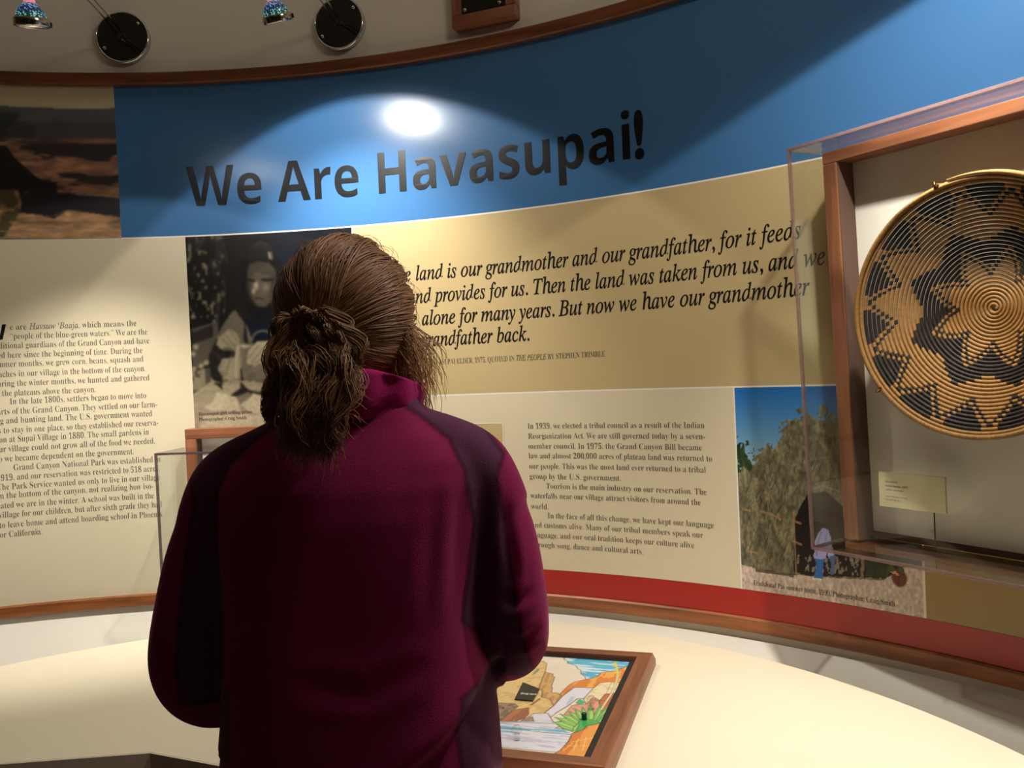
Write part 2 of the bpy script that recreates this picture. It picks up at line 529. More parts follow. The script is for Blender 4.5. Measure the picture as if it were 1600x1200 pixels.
# canyon photograph, top left
p = Paint(-1.12, S_CAN, Z_HEAD + GAP, Z_TRIM, .003)
p.fill((205, 192, 158))
def cz(y): return on_wall(100, y)[1]
n1, n2, n3 = p.noise(.16, .03, 1), p.noise(.05, .012, 2, 5), p.noise(.3, .10, 3)
p.mix((p.V < cz(166) + (n3 - .5) * .03).astype(float), (92, 96, 98))
p.mix((p.V < cz(190) + (n3 - .5) * .05).astype(float), (80, 76, 76), .8)
m = (p.V < cz(218) + (n3 - .5) * .04).astype(float)
rock = np.array((168, 124, 96))[None, None] * (0.45 + .95 * n2[..., None])
p.C = p.C * (1 - m[..., None]) + rock * m[..., None]
dark = np.clip((n1 + .45 * n2 + .16 * np.sin((p.V - cz(240)) * 62) - .76) / .10, 0, 1) * np.clip((cz(212) - p.V) / .03, 0, 1)
p.mix(dark, (40, 38, 44), .88)
p.mix(np.clip((p.noise(.1, .05, 9) - .45) / .15, 0, 1) * (p.V > cz(222)) * np.clip((cz(172) - p.V) / .02, 0, 1) * np.clip((on_wall(110, 200)[0] - p.U) / .15, 0, 1), (48, 50, 54), .8)
p.poly(wpx([(-60, 222), (10, 228), (22, 245), (40, 262), (62, 280), (88, 285), (90, 300), (70, 305), (40, 300), (-60, 330)]), (26, 24, 28), .92)
p.poly(wpx([(30, 302), (80, 300), (130, 303), (189, 308), (190, 339), (150, 332), (108, 326), (80, 338), (30, 332)]), (34, 32, 38), .94)
p.path(wpx([(120, 304), (160, 306), (188, 309)]), (205, 180, 150), 1.5, .6)
m = p.inside(wpx([(-400, 300), (28, 296), (34, 318), (30, 336), (60, 336), (84, 342), (108, 328), (150, 334), (191, 342), (192, 380), (-400, 380)])).astype(float)
p.C = p.C * (1 - m[..., None]) + np.array((196, 154, 112)) * (0.4 + .9 * n2[..., None]) * m[..., None]
m = p.inside(wpx([(-400, 292), (25, 296), (32, 330), (5, 372), (-400, 372)])) & (p.noise(.02, .02, 5) > .42)
p.mix(m.astype(float), (66, 64, 42), .8)
p.blur(1)
cp = tag(slab('photo_panel', -1.12, S_CAN, Z_HEAD + GAP, Z_TRIM, M_cream, b1=-.0004), 'dim photograph of a rocky brown canyon at the left end of the blue header', 'photograph', 'photographs printed on the wall')
p.mesh('photograph', lambda s, z: wp(s, z, 0.0), cp, M_photo)
L = Lettering(ON)
a = on_wall(112, 361); b = on_wall(0, 371)
L.line([R_('Havasupai canyon '), R_('overlooking Havasupai Village')], on_wall(21, 364)[0], a[0], on_wall(60, 362.5)[1], anchor=1)
L.line([R_('Photographer '), R_('Jerry Jacka')], on_wall(22, 374)[0], on_wall(54, 372)[0], on_wall(40, 372.2)[1], anchor=1)
L.build('caption', M_pale_ink, cp)

# cream panel with the long paragraph, left
tp = tag(slab('text_panel', -1.5, S_GIRL0, Z_BASE, Z_HEAD - GAP, M_cream), 'tall cream panel with the long paragraph left of the black-and-white portrait', 'sign panel', 'cream text panels')
L = Lettering(ON)
mg = on_wall(0, 835)[0]                                  # left margin
rows = [('people of the blue-green waters.” We are the', 15.8, 230, 522.5), None]
def left(text, x1, y1, x0=None, y0=None, pre=None):
    s1_, z1_ = on_wall(x1, y1)
    s0_ = on_wall(x0, y0)[0] if x0 is not None else mg
    if isinstance(text, str): text = [R_(text)]
    L.line(text, s0_, s1_, z1_, height=.0272)
k_ = 821 / 260
def c4(x, y): return (x / k_, 480 + y / k_)
left([R_('e are '), I_('Havsuw ‘Baaja'), R_(', which means the')], *c4(673, 92), *c4(50, 112))
left('“people of the blue-green waters.” We are the', *c4(727, 134), *c4(52, 158))
for t, x, y in [('traditional guardians of the Grand Canyon and have', 737, 178), ('lived here since the beginning of time. During the', 703, 225),
                ('summer months, we grew corn, beans, squash and', 708, 268), ('peaches in our village in the bottom of the canyon.', 718, 315),
                ('During the winter months, we hunted and gathered', 738, 360), ('on the plateaus above the canyon.', 472, 418)]:
    left(t, *c4(x, y))
left('In the late 1800s, settlers began to move into', *c4(722, 448), *c4(50, 480))
for t, x, y in [('parts of the Grand Canyon. They settled on our farm-', 776, 492), ('ing and hunting land. The U.S. government wanted', 751, 537),
                ('us to stay in one place, so they established our reserva-', 781, 582), ('tion at Supai Village in 1880. The small gardens in', 735, 628),
                ('our village could not grow all of the food we needed,', 765, 672), ('so we became dependent on the government.', 660, 724)]:
    left(t, *c4(x, y))
left('Grand Canyon National Park was established in', *c4(793, 762), *c4(68, 805))
for t, x, y in [('1919, and our reservation was restricted to 518 acres.', 788, 808), ('The Park Service wanted us only to live in our village', 790, 852),
                ('in the bottom of the canyon, not realizing how iso-', 757, 895), ('lated we are in the winter. A school was built in the', 760, 942),
                ('village for our children, but after sixth grade they had', 800, 985), ('to leave home and attend boarding school in Phoenix', 803, 1033),
                ('or California.', 208, 1120)]:
    left(t, *c4(x, y))
L.build('paragraph', M_grey_ink, tp)
L = Lettering(ON)
s1, zW = on_wall(11, 530)
L.line([('W', 'sansbold', .01)], s1 - .062, s1, zW)
L.build('initial', M_black_ink, tp)

# black-and-white portrait
p = Paint(S_GIRL0, S_GIRL1, EYE - .148, Z_HEAD - GAP, .0024)
K = lambda pts: wpx(pts, 300, 420, 5.0)
p.fill((22, 20, 18))
nA, nB, nC = p.noise(.012, .022, 21, 3), p.noise(.05, .3, 22), p.noise(.006, .006, 23, 2)
p.mix((p.U > on_wall(372, 430)[0]) * np.clip((p.U - on_wall(372, 430)[0]) / .08, 0, 1), (17, 21, 30))
p.mix(((nA > .67) & (p.U < on_wall(352, 450)[0]) & (p.V > on_wall(300, 520)[1])).astype(float), (150, 138, 112), .75)
p.mix(((nB > .62) & (p.U < on_wall(385, 450)[0])).astype(float), (52, 46, 40), .5)
p.poly(K([(0, 470), (200, 408), (218, 700), (0, 800)]), (72, 66, 57)); p.poly(K([(0, 500), (160, 440), (168, 530), (0, 590)]), (34, 31, 28))
for q in [(30, 610), (8, 665), (72, 760), (112, 735), (15, 785)]: s_, z_, a_, b_ = wr(300 + q[0] / 5, 420 + q[1] / 5, 4, 4); p.blob(s_, z_, a_, b_, (165, 152, 122), .8, .8)
p.poly(K([(0, 800), (150, 770), (170, 880), (0, 990)]), (66, 60, 50)); p.mix((p.inside(K([(0, 800), (150, 770), (170, 880), (0, 990)])) & (nA > .5)).astype(float), (150, 138, 112), .7)
# hair and head
s_, z_, a_, b_ = wr(408, 437, 33, 62); p.blob(s_, z_, a_, b_, (15, 14, 15), 1, .25)
for i in range(26):
    x = 385 + i * 2.1
    p.path(wpx([(408 + (x - 408) * .35, 377 + abs(x - 404) * .12), (x - 4, 388 + abs(x - 404) * .15), (x - 12 + i * .5, 404)]), (96, 86, 72), .8, .3 if 5 < i < 20 else .12)
p.path(wpx([(420, 394), (422, 404)]), (205, 195, 170), 1.6); p.path(wpx([(424, 394), (425, 405)]), (180, 170, 148), 1.0)
p.poly(K([(470, 330), (660, 300), (700, 420), (690, 560), (560, 600), (420, 580), (400, 420)]), (15, 19, 29))
face = wpx([(386, 424), (390, 412), (404, 408), (420, 410), (430, 420), (432, 440), (430, 458), (424, 472), (414, 480), (402, 478), (393, 466), (387, 450)])
p.poly(K([(420, 0), (436, 330), (500, 420), (640, 400), (668, 0)]), (14, 14, 16))
p.poly(face, (60, 54, 46)); p.blob(*wr(408, 446, 17, 26), (76, 69, 57), .9, 1.0); fm = p.inside(face)
p.mix((fm & (p.V > on_wall(405, 425)[1])).astype(float), (50, 45, 39), .45)
p.mix((fm & (p.U > on_wall(418, 440)[0])).astype(float), (72, 65, 55), .3)
s_, z_, a_, b_ = wr(400, 446, 4.5, 7); p.blob(s_, z_, a_ * .75, b_ * .8, (158, 146, 122), .85, 1.1)
s_, z_, a_, b_ = wr(396, 455, 3, 4); p.blob(s_, z_, a_, b_, (150, 138, 114), .8, .9)
s_, z_, a_, b_ = wr(417, 449, 6, 6); p.blob(s_, z_, a_, b_, (116, 106, 86), .6, 1.4)
p.path(wpx([(388, 437), (397, 439)]), (20, 18, 16), 3.2); p.path(wpx([(410, 437), (418, 438), (426, 436)]), (20, 18, 16), 3.2)
p.blob(*wr(428, 455, 7, 24), (30, 28, 27), .5, 1.2); p.blob(*wr(388, 455, 4, 22), (26, 24, 23), .5, 1.2)
p.path(wpx([(389, 430), (396, 429)]), (38, 34, 30), 1.4); p.path(wpx([(410, 427), (418, 425), (426, 428)]), (38, 34, 30), 1.4)
p.path(wpx([(398, 467), (404, 466), (412, 468)]), (34, 29, 26), 1.6); p.path(wpx([(400, 472), (409, 472)]), (104, 92, 76), 1.2, .7)
p.blob(*wr(432, 487, 2.2, 2.4), (120, 112, 96), .9, .4); p.blob(*wr(432, 487, 1.2, 1.3), (24, 24, 28), .9, .4)
# arms and hands
p.poly(K([(335, 318), (300, 350), (225, 470), (180, 560), (200, 640), (420, 640), (480, 590), (455, 500), (410, 420)]), (88, 81, 68))
p.poly(K([(410, 420), (400, 560), (440, 600), (470, 560), (440, 440)]), (30, 28, 27)); p.poly(K([(415, 430), (430, 450), (470, 560), (440, 590), (430, 500)]), (98, 90, 76))
p.poly(K([(195, 540), (130, 680), (150, 850), (235, 950), (260, 800), (240, 640)]), (27, 25, 23))
for i in range(5): p.path(K([(150 + 12 * i, 640 + i * 6), (235, 690 + i * 14)]), (50, 45, 39), 1.2, .7)
p.poly(K([(190, 590), (205, 540), (290, 470), (345, 500), (375, 560), (372, 590), (335, 645), (300, 612), (262, 610), (225, 630)]), (136, 125, 102))
for a, b in [((230, 540), (290, 600)), ((255, 510), (335, 610)), ((300, 480), (350, 560))]: p.path(K([a, b]), (92, 84, 68), 1.2)
p.poly(K([(350, 575), (395, 590), (640, 590), (660, 850), (590, 880), (400, 870), (372, 700)]), (104, 95, 79)); p.mix((p.inside(K([(395, 640), (640, 600), (660, 850), (590, 880), (400, 870)])) & (nC > .55)).astype(float), (78, 70, 58), .6)
for r_ in (1.0, .88): p.path(wpx([(411 + 18 * r_ * cos(t), 531 - 15 * r_ * sin(t)) for t in [pi * i / 14 for i in range(15)]]), (130, 122, 106), 1.1, .8)
p.poly(K([(375, 590), (470, 600), (400, 620)]), (170, 156, 128))
p.poly(K([(440, 640), (510, 565), (640, 558), (700, 600), (700, 680), (600, 690), (545, 735), (490, 762), (470, 745), (440, 750), (425, 730)]), (152, 140, 114))
for a, b in [((520, 600), (440, 700)), ((560, 620), (470, 730)), ((590, 660), (500, 740))]: p.path(K([a, b]), (100, 90, 74), 1.3)
p.poly(K([(350, 570), (378, 600), (382, 920), (300, 998), (262, 995), (232, 900), (240, 850), (200, 780), (240, 700), (330, 690)]), (138, 128, 104))
p.mix((p.inside(K([(240, 860), (380, 860), (382, 920), (300, 998), (262, 995), (232, 900)])) & (nC > .5)).astype(float), (70, 62, 52), .75)
p.mix((p.inside(K([(195, 760), (260, 720), (270, 830), (235, 860)])) & (nC > .5)).astype(float), (90, 80, 66), .75)
p.path(K([(345, 590), (300, 700), (262, 830)]), (90, 82, 68), 1.2); p.path(K([(360, 600), (345, 720), (340, 840)]), (176, 164, 136), 1.4)
# table with bags
tb = K([(0, 985), (165, 868), (240, 900), (400, 872), (590, 885), (900, 900), (900, 1400), (0, 1400)])
p.poly(tb, (152, 140, 114)); p.mix((p.inside(tb) & (p.noise(.1, .006, 31) > .52)).astype(float), (128, 118, 96), .5)
p.poly(K([(380, 880), (440, 945), (530, 965), (560, 925), (640, 915), (660, 980), (500, 985), (350, 1000), (300, 990), (380, 930)]), (34, 30, 27))
p.poly(K([(232, 895), (170, 890), (240, 945)]), (24, 22, 20))
for P_ in ([(195, 962), (345, 1000), (372, 1080), (380, 1115), (150, 1110), (90, 1085), (160, 1040)], [(382, 1060), (480, 968), (520, 985), (620, 1000), (720, 1040), (720, 1120), (540, 1138), (450, 1120)], [(90, 1150), (400, 1130), (640, 1150), (560, 1400), (0, 1400)]):
    p.poly(K(P_), (184, 172, 144)); p.mix((p.inside(K(P_)) & (nC > .57)).astype(float), (160, 148, 120), .7)
p.poly(K([(345, 1000), (440, 960), (470, 990), (380, 1060)]), (110, 100, 82))
p.C *= (0.94 + .12 * p.noise(.004, .004, 40, 1))[..., None]
p.blur(3)
gp = tag(slab('photo_panel', S_GIRL0, S_GIRL1, EYE - .148, Z_HEAD - GAP, M_cream, b1=-.0004), 'black-and-white photograph of a girl filling a small bag, behind the visitor’s head', 'photograph', 'photographs printed on the wall')
p.mesh('photograph', lambda s, z: wp(s, z, 0.0), gp, M_photo)
L = Lettering(ON)
L.line([R_('Havasupai girl selling piñon')], on_wall(310.5, 651)[0], on_wall(394, 643.5)[0], on_wall(345, 647.6)[1], height=.0158)
L.line([R_('Photographer: Craig Smith')], on_wall(311, 658.5)[0], on_wall(385, 653)[0], on_wall(345, 656.4)[1], height=.0158)
L.build('caption', M_dark_ink, gp)

# tan quotation panel
qp = tag(slab('quote_panel', S_GIRL1 + .004, SR - .1, Z_QUOTE + GAP, Z_HEAD - GAP, M_tan), 'wide tan panel with the large italic quotation right of the visitor’s head', 'sign panel')
L = Lettering(ON)
kq = 1600 / 700
def cq(x, y): return (600 + x / kq, 340 + y / kq)
def quote(pre, vis, a, b):
    (sa, za), (sb, zb_) = on_wall(*cq(*a)), on_wall(*cq(*b))
    L.line([(pre, 'italic', IT), (vis, 'italic', IT)], sa, sb, (za + zb_) / 2, height=.0615, anchor=1, res=5)
quote('“The ', 'land is our grandmother and our grandfather, for it feeds', (115, 222), (1490, 75))
quote('us ', 'and provides for us. Then the land was taken from us, and we', (88, 305), (1577, 170))
quote('were ', 'alone for many years. But now we have our grandmother', (137, 382), (1522, 278))
quote('and grandfather ', 'back.', (405, 446), (520, 438))
L.build('quotation', M_black_ink, qp)
L = Lettering(ON)
(sa, za), (sb, zb_) = on_wall(*cq(472, 511)), on_wall(*cq(580, 505.5))
kk = L.line([R_('HAVASUPAI ELDER, 1975, QUOTED IN '), I_('THE PEOPLE')], sa, sb, za, height=.0225, anchor=1)
se = on_wall(*cq(790, 498))[0]
L.line([R_('BY STEPHEN TRIMBLE')], on_wall(*cq(586, 506))[0], se, za, height=.0225)
L.build('attribution', M_grey_ink, qp)

# pale lines printed between the panels
M_line = mat('pale_line_print', (240, 236, 226), .4)
for q in ((S_GIRL1 + .004, SR - .1, Z_QUOTE - GAP, Z_QUOTE + GAP), (S_CAN, SR - .1, Z_HEAD - GAP, Z_HEAD + GAP), (S_GIRL1, S_GIRL1 + .004, Z_QUOTE - GAP, Z_HEAD - GAP)):
    slab('border', *q, M_line, qp, b1=.0001)
# cream panel lower right
rp = tag(slab('text_panel', S_GIRL1 + .004, S_HOME0 - .004, Z_RED + .0005, Z_QUOTE - GAP, M_cream), 'cream panel with three short paragraphs below the italic quotation', 'sign panel', 'cream text panels')
L = Lettering(ON)
kc = 1600 / 520
def c3(x, y): return on_wall(650 + x / kc, 620 + y / kc)
for t, a, b in [('In 1939, we elected a tribal council as a result of the Indian', (537, 152), (1387, 152)), ('Reorganization Act. We are still governed today by a seven-', (540, 202), (1390, 203)),
                ('member council. In 1975, the Grand Canyon Bill became', (541, 250), (1375, 257)), ('law and almost 200,000 acres of plateau land was returned to', (543, 298), (1424, 308)),
                ('our people. This was the most land ever returned to a tribal', (545, 348), (1394, 362)), ('group by the U.S. government.', (547, 395), (985, 403)),
                ('Tourism is the main industry on our reservation. The', (627, 446), (1397, 467)), ('waterfalls near our village attract visitors from around the', (551, 490), (1369, 518)),
                ('world.', (553, 538), (637, 541)), ('In the face of all this change, we have kept our language', (635, 588), (1433, 626)),
                ('and customs alive. Many of our tribal members speak our', (557, 632), (1381, 673)), ('language, and our oral tradition keeps our culture alive', (559, 680), (1338, 722)),
                ('through song, dance and cultural arts.', (562, 724), (1092, 754))]:
    (sa, za), (sb, zb_) = c3(*a), c3(*b)
    L.line([R_(t)], sa, sb, (za + zb_) / 2, height=.0232)
L.build('paragraph', M_grey_ink, rp)
# little tan caption box half hidden by the shoulder
s1, zt = on_wall(784.5, 662)
cb = tag(slab('caption_panel', s1 - .15, s1, zt - .17, zt, M_tan, b0=0.0, b1=.0012), 'small tan box with a pale border behind the visitor’s right shoulder', 'sign panel')
w = .0045
frm = MB()
for q in ((s1, s1 + w, zt - .17 - w, zt + w), (s1 - .15 - w, s1 - .15, zt - .17 - w, zt + w), (s1 - .15, s1, zt, zt + w), (s1 - .15, s1, zt - .17 - w, zt - .17)):
    frm.add([wp(q[0], q[2], .0008), wp(q[1], q[2], .0008), wp(q[1], q[3], .0008), wp(q[0], q[3], .0008)], [[0, 1, 2, 3]])
frm.build('border', mat('pale_border_print', (232, 224, 200), .4), cb)
L = Lettering(lambda s, z: wp(s, z, .0018)); L.line([R_('The people')], s1 - .13, on_wall(758.5, 683)[0], on_wall(758, 683)[1]); L.build('caption', M_dark_ink, cb)

# photograph of the brush home
p = Paint(S_HOME0, S_HOME1, Z_RED + .0005, Z_QUOTE - GAP, .0022)
zt_, zm_ = on_wall(1200, 604)[1], on_wall(1200, 720)[1]
t = np.clip((p.V - zm_) / (zt_ - zm_), 0, 1)[..., None]
p.C = np.array((140, 186, 214)) * (1 - t) + np.array((36, 112, 196)) * t
p.poly(wpx([(1140, 770), (1190, 740), (1230, 690), (1270, 660), (1300, 670), (1470, 770), (1470, 920), (1140, 900)]), (62, 58, 42))
f1, f2, f3 = p.noise(.012, .03, 51, 4), p.noise(.05, .05, 52, 3), p.noise(.005, .012, 53, 3)
def leafy(P, base, seed, edge=.012):
    nn = p.noise(.016, .016, seed, 3) - .5
    d = p.inside(P)
    near = p.dist(P + [P[0]]) < edge
    m = np.where(near, d & (nn > -.05) | (~d & (nn > .16)), d).astype(float)
    tone = np.array(base) * (.35 + 1.25 * (.55 * f1 + .45 * f3))[..., None]
    p.C = p.C * (1 - m[..., None]) + tone * m[..., None]
leafy(wpx([(1152, 690), (1162, 684), (1170, 690), (1173, 720), (1185, 760), (1150, 780)]), (52, 74, 40), 60)
leafy(wpx([(1120, 772), (1168, 728), (1180, 712), (1200, 704), (1216, 675), (1240, 655), (1262, 641), (1285, 648), (1306, 656), (1335, 668), (1368, 690), (1410, 722), (1460, 760), (1490, 770), (1490, 940), (1380, 940), (1240, 930), (1180, 920), (1120, 900)]), (122, 117, 92), 61)
for i in range(260):
    x, y = RNG.uniform(1160, 1440), RNG.uniform(700, 880)
    if y < 760 - (x - 1155) * .9 or (x > 1320 and y < 650 + (x - 1300) * .75): continue
    c_ = (176, 168, 128) if i % 2 else (46, 42, 28)
    p.path(wpx([(x, y), (x - RNG.uniform(0, 8), y + RNG.uniform(8, 20))]), c_, .8, .6)
for q in ([(1252, 648), (1246, 640), (1256, 632)], [(1281, 645), (1284, 632), (1292, 640), (1290, 650)]): leafy(wpx(q + [(q[-1][0] + 3, q[-1][1] + 12), q[0]]), (120, 120, 100), 64, .004)
p.poly(wpx([(1242, 812), (1250, 792), (1262, 772), (1290, 768), (1316, 790), (1324, 852), (1440, 872), (1444, 886), (1420, 884), (1400, 905), (1352, 902), (1262, 900), (1240, 893)]), (20, 18, 17), .96)
p.mix((p.inside(wpx([(1245, 866), (1350, 872), (1344, 900), (1245, 892)])) & (f3 > .62)).astype(float), (170, 160, 145), .8)
leafy(wpx([(1352, 868), (1400, 880), (1384, 905), (1350, 903)]), (46, 54, 30), 66, .004)
g = wpx([(1150, 880), (1180, 888), (1240, 898), (1300, 903), (1380, 907), (1410, 886), (1460, 890), (1460, 1000), (1150, 960)])
m = p.inside(g).astype(float)
p.C = p.C * (1 - m[..., None]) + np.array((210, 191, 176)) * (.92 + .14 * f3)[..., None] * m[..., None]
p.mix((p.inside(wpx([(1180, 888), (1240, 897), (1240, 902), (1180, 893)]))).astype(float), (60, 54, 44), .7)
p.poly(wpx([(1346, 868), (1351, 869), (1349, 905), (1344, 905)]), (140, 116, 96))
for q in ([(1188, 799), (1205, 803), (1220, 812)], [(1238, 813), (1251, 818)], [(1238, 845), (1252, 851)], [(1170, 861), (1182, 864)], [(1160, 795), (1172, 798)], [(1240, 800), (1244, 895)]): p.path(wpx(q), (176, 132, 102), 2.2 if q[0][0] < 1240 else 1.6, .9)
p.path(wpx([(1268, 764), (1285, 759), (1312, 768)]), (172, 158, 126), 1.2, .8); p.path(wpx([(1268, 718), (1300, 714)]), (160, 148, 118), 1.0, .7)
p.poly(wpx([(1273, 846), (1279, 833), (1286, 824), (1294, 828), (1298, 840), (1304, 872), (1295, 873), (1292, 862), (1290, 874), (1272, 872)]), (168, 170, 226))
p.path(wpx([(1283, 832), (1277, 852), (1276, 868)]), (118, 120, 186), 1.2); p.path(wpx([(1291, 836), (1288, 858)]), (128, 130, 194), 1.2)
p.poly(wpx([(1274, 873), (1288, 874), (1285, 892), (1286, 904), (1271, 903), (1275, 890)]), (52, 110, 186)); p.path(wpx([(1271, 904), (1284, 906)]), (225, 220, 220), 1.8)
p.poly(wpx([(1296, 868), (1307, 868), (1304, 884), (1305, 897), (1297, 898), (1298, 882)]), (72, 112, 148)); p.path(wpx([(1302, 872), (1301, 896)]), (112, 100, 150), 1.4)
p.blob(*wr(1405, 903, 12, 14), (112, 54, 38), 1, .2); p.path(wpx([(1405, 892), (1404, 915)]), (70, 32, 24), 1.5); p.poly(wpx([(1388, 891), (1400, 893), (1407, 900), (1394, 896)]), (206, 164, 112))
leafy(wpx([(1385, 893), (1392, 878), (1402, 888), (1412, 878), (1410, 893)]), (70, 84, 50), 67, .004)
sky = np.clip((p.C[..., 2] - p.C[..., 0] - 20) / 20, 0, 1)[..., None]
p.C *= 1 + (1 - sky) * (-.2 + .4 * p.noise(.0045, .008, 77, 2))[..., None]
hm = tag(slab('photo_panel', S_HOME0, S_HOME1, Z_RED + .0005, Z_QUOTE - GAP, M_cream, b1=-.0004), 'colour photograph of a brush-covered summer home under a blue sky', 'photograph', 'photographs printed on the wall')
p.mesh('photograph', lambda s, z: wp(s, z, 0.0), hm, M_photo)
L = Lettering(ON)
a, b = on_wall(1177, 914.5), on_wall(1398.6, 947.5)
L.line([R_('Traditional Pai summer home, 1999, Photographer: Craig Smith')], a[0], b[0], (a[1] + b[1]) / 2, height=.019)
L.build('caption', M_dark_ink, hm)
slab('border', S_HOME0 - .004, S_HOME0, Z_RED + .0005, Z_QUOTE - GAP, M_line, hm, b1=.0001)
slab('border', S_HOME1, S_HOME1 + .005, Z_RED + .0005, Z_QUOTE - GAP, M_line, hm, b1=.0001)
# ochre panel right of it, red strip below
tag(slab('plain_panel', S_HOME1 + .005, SR - .1, Z_RED + .0005, Z_QUOTE - GAP, M_gold), 'plain ochre panel below the right display case, right of the summer home photograph', 'sign panel')
tag(slab('border_strip', S_GIRL1 + .004, SR - .1, Z_BASE, Z_RED - .0005, M_red), 'red strip along the foot of the panels above the wooden trim', 'border strip')
# ------------------------------------------------------------------ spotlights on the upper wall
M_mirror = mat('lamp_silver', (214, 206, 190), .16, .5, metal=1)
def dichroic():
    m = bpy.data.materials.new('dichroic_reflector'); m.use_nodes = True
    N, L = m.node_tree.nodes, m.node_tree.links
    p = N['Principled BSDF']; p.inputs['Roughness'].default_value = .2; p.inputs['Metallic'].default_value = .6
    tc = N.new('ShaderNodeTexCoord'); vo = N.new('ShaderNodeTexVoronoi'); vo.inputs['Scale'].default_value = 190
    L.new(tc.outputs['Object'], vo.inputs['Vector'])
    cr = N.new('ShaderNodeValToRGB'); e = cr.color_ramp.elements
    e[0].position, e[0].color = .22, (1, 1, 1, 1); e[1].position, e[1].color = .48, (.03, .03, .04, 1)
    L.new(vo.outputs['Distance'], cr.inputs[0])
    sp = N.new('ShaderNodeSeparateXYZ'); L.new(tc.outputs['Object'], sp.inputs[0])
    hr = N.new('ShaderNodeMapRange'); hr.inputs['From Min'].default_value = .022; hr.inputs['From Max'].default_value = .066
    L.new(sp.outputs['Z'], hr.inputs['Value'])
    c2 = N.new('ShaderNodeValToRGB'); e = c2.color_ramp.elements
    e[0].position, e[0].color = .1, (.25, .8, .65, 1); e[1].position, e[1].color = .9, (.35, .5, 1.0, 1)
    k = e.new(.5); k.color = (.2, .45, 1.0, 1)
    L.new(hr.outputs[0], c2.inputs[0])
    mx = N.new('ShaderNodeMix'); mx.data_type = 'RGBA'; mx.blend_type = 'MULTIPLY'; mx.inputs['Factor'].default_value = 1
    L.new(cr.outputs[0], mx.inputs['A']); L.new(c2.outputs[0], mx.inputs['B'])
    p.inputs['Base Color'].default_value = (.12, .16, .18, 1)
    L.new(mx.outputs['Result'], p.inputs['Emission Color']); p.inputs['Emission Strength'].default_value = .75
    return m
M_dich = dichroic()
M_glass_pink = mat('lamp_socket_glow', (225, 190, 185), .25, .5, emit=((1.0, .30, .34), .55))
M_bulb = mat('bulb_glow', (255, 240, 215), .4, emit=((1, .88, .7), 6))
M_plate = mat('black_mirror_plate', (9, 9, 10), .05, .7, coat=.8)
def spotlight(s, lamp, ax, label):
    """round black plate on the wall, two thin rods reaching out, lamp hanging from their end"""
    o = wp(s, EYE + 1.063, -.0015)
    r = tag(empty('spotlight', o, -s / WR), label, 'spotlight', 'spotlights on the upper wall')
    Minv = r.matrix_basis.inverted() if False else (Matrix.Translation(o) @ Matrix.Rotation(-s / WR, 4, 'Z')).inverted()
    lp = Minv @ Vector(lamp)                             # lamp mouth, local (x along wall, -y into room)
    Q = Matrix.Rotation(pi / 2, 4, 'X')                  # lathe axis +z -> -y
    MB().lathe([(.072, 0), (.078, .002), (.080, .018), (.0775, .024), (.074, .0245), (.0735, .022), (.0735, .0)], 48, Q).build('plate_rim', M_chrome, r, True)
    pl_ = MB().lathe([(.0736, .004), (.0736, .0225), (.0735, .0232)], 48, Q).build('wall_plate', M_plate, r)
    for (a, b) in ((-.052, -.034), (.05, .04)):
        MB().lathe([(.0045, .022), (.0045, .0265), (.003, .0275)], 16, Matrix.Translation((a, 0, b)) @ Q).build('screw', M_chrome, pl_, True)
    top = lp + Vector((0, 0, .175))
    for dx in (-.0085, .0085):
        a = Vector((dx, -.0225, 0)); e = top + Vector((dx, 0, 0)); m1 = a.lerp(e, .5) + Vector((0, 0, .05))
        m0 = a + (m1 - a) * .18
        n = 14; pts = []
        for i in range(n + 1):
            t = i / n; pts.append(a * (1 - t) ** 2 + m1 * 2 * t * (1 - t) + e * t * t)
        pts.append(e + Vector((0, 0, -.05))); pts.append(lp + (-(Minv.to_3x3() @ ax)) * .088 + Vector((dx, 0, 0)))
        MB().tube(pts, .0024, 8).build('rod', M_chrome, r, True)
        MB().lathe([(.0062, .020), (.0062, .030), (.004, .032)], 14, Matrix.Translation((dx, 0, 0)) @ Q).build('rod_socket', M_blackm, r, True)
    head = empty('lamp_head'); head.parent = r; head.location = lp; head.scale = (.84, .84, .84); head.rotation_euler = (-(Minv.to_3x3() @ ax)).to_track_quat('Z', 'Y').to_euler()
    MB().lathe([(.0395, .0), (.0435, .001), (.0445, .004), (.0445, .020), (.0425, .023), (.0385, .023), (.0385, .003)], 40, None, True).build('lamp_ring', M_mirror, head, True)
    MB().lathe([(.0375, .018), (.0385, .024), (.036, .036), (.030, .047), (.021, .056), (.013, .062), (.012, .061), (.020, .054), (.029, .045), (.0345, .035), (.0365, .024), (.0362, .018)], 40, None, True).build('reflector', M_dich, head, True)
    MB().lathe([(.0135, .058), (.0145, .066), (.0135, .092), (.009, .094)], 20).build('lamp_socket', M_glass_pink, head, True)
    MB().lathe([(.002, .030), (.006, .032), (.0075, .040), (.006, .050), (.003, .058)], 16).build('bulb', M_bulb, head, True)
    for k in range(3):
        MB().box(.0435, .0495, -.006, .006, .004, .017, .001, Matrix.Rotation(k * 2.1 + .5, 4, 'Z')).build('clip', M_blackm, head)
    return r
LAMP1, LAMP2, LAMP3 = Vector((-1.052, 1.898, EYE + .822)), Vector((-.550, 2.118, EYE + .902)), wp(2.22, EYE + .90, .44)
AX1, AX2, AX3 = Vector((-.07, .25, -.965)).normalized(), Vector((.161, .415, -.896)).normalized(), Vector((.114, -.07, -.99)).normalized()
spotlight(-.228, LAMP1, AX1, 'left spotlight whose round black mirror plate reflects red, arm reaching out')
spotlight(.448, LAMP2, AX2, 'right spotlight with a plain black round plate beside the wooden speaker box')
spotlight(2.22, LAMP3, AX3, 'spotlight on the blue-topped wall above the right display case')
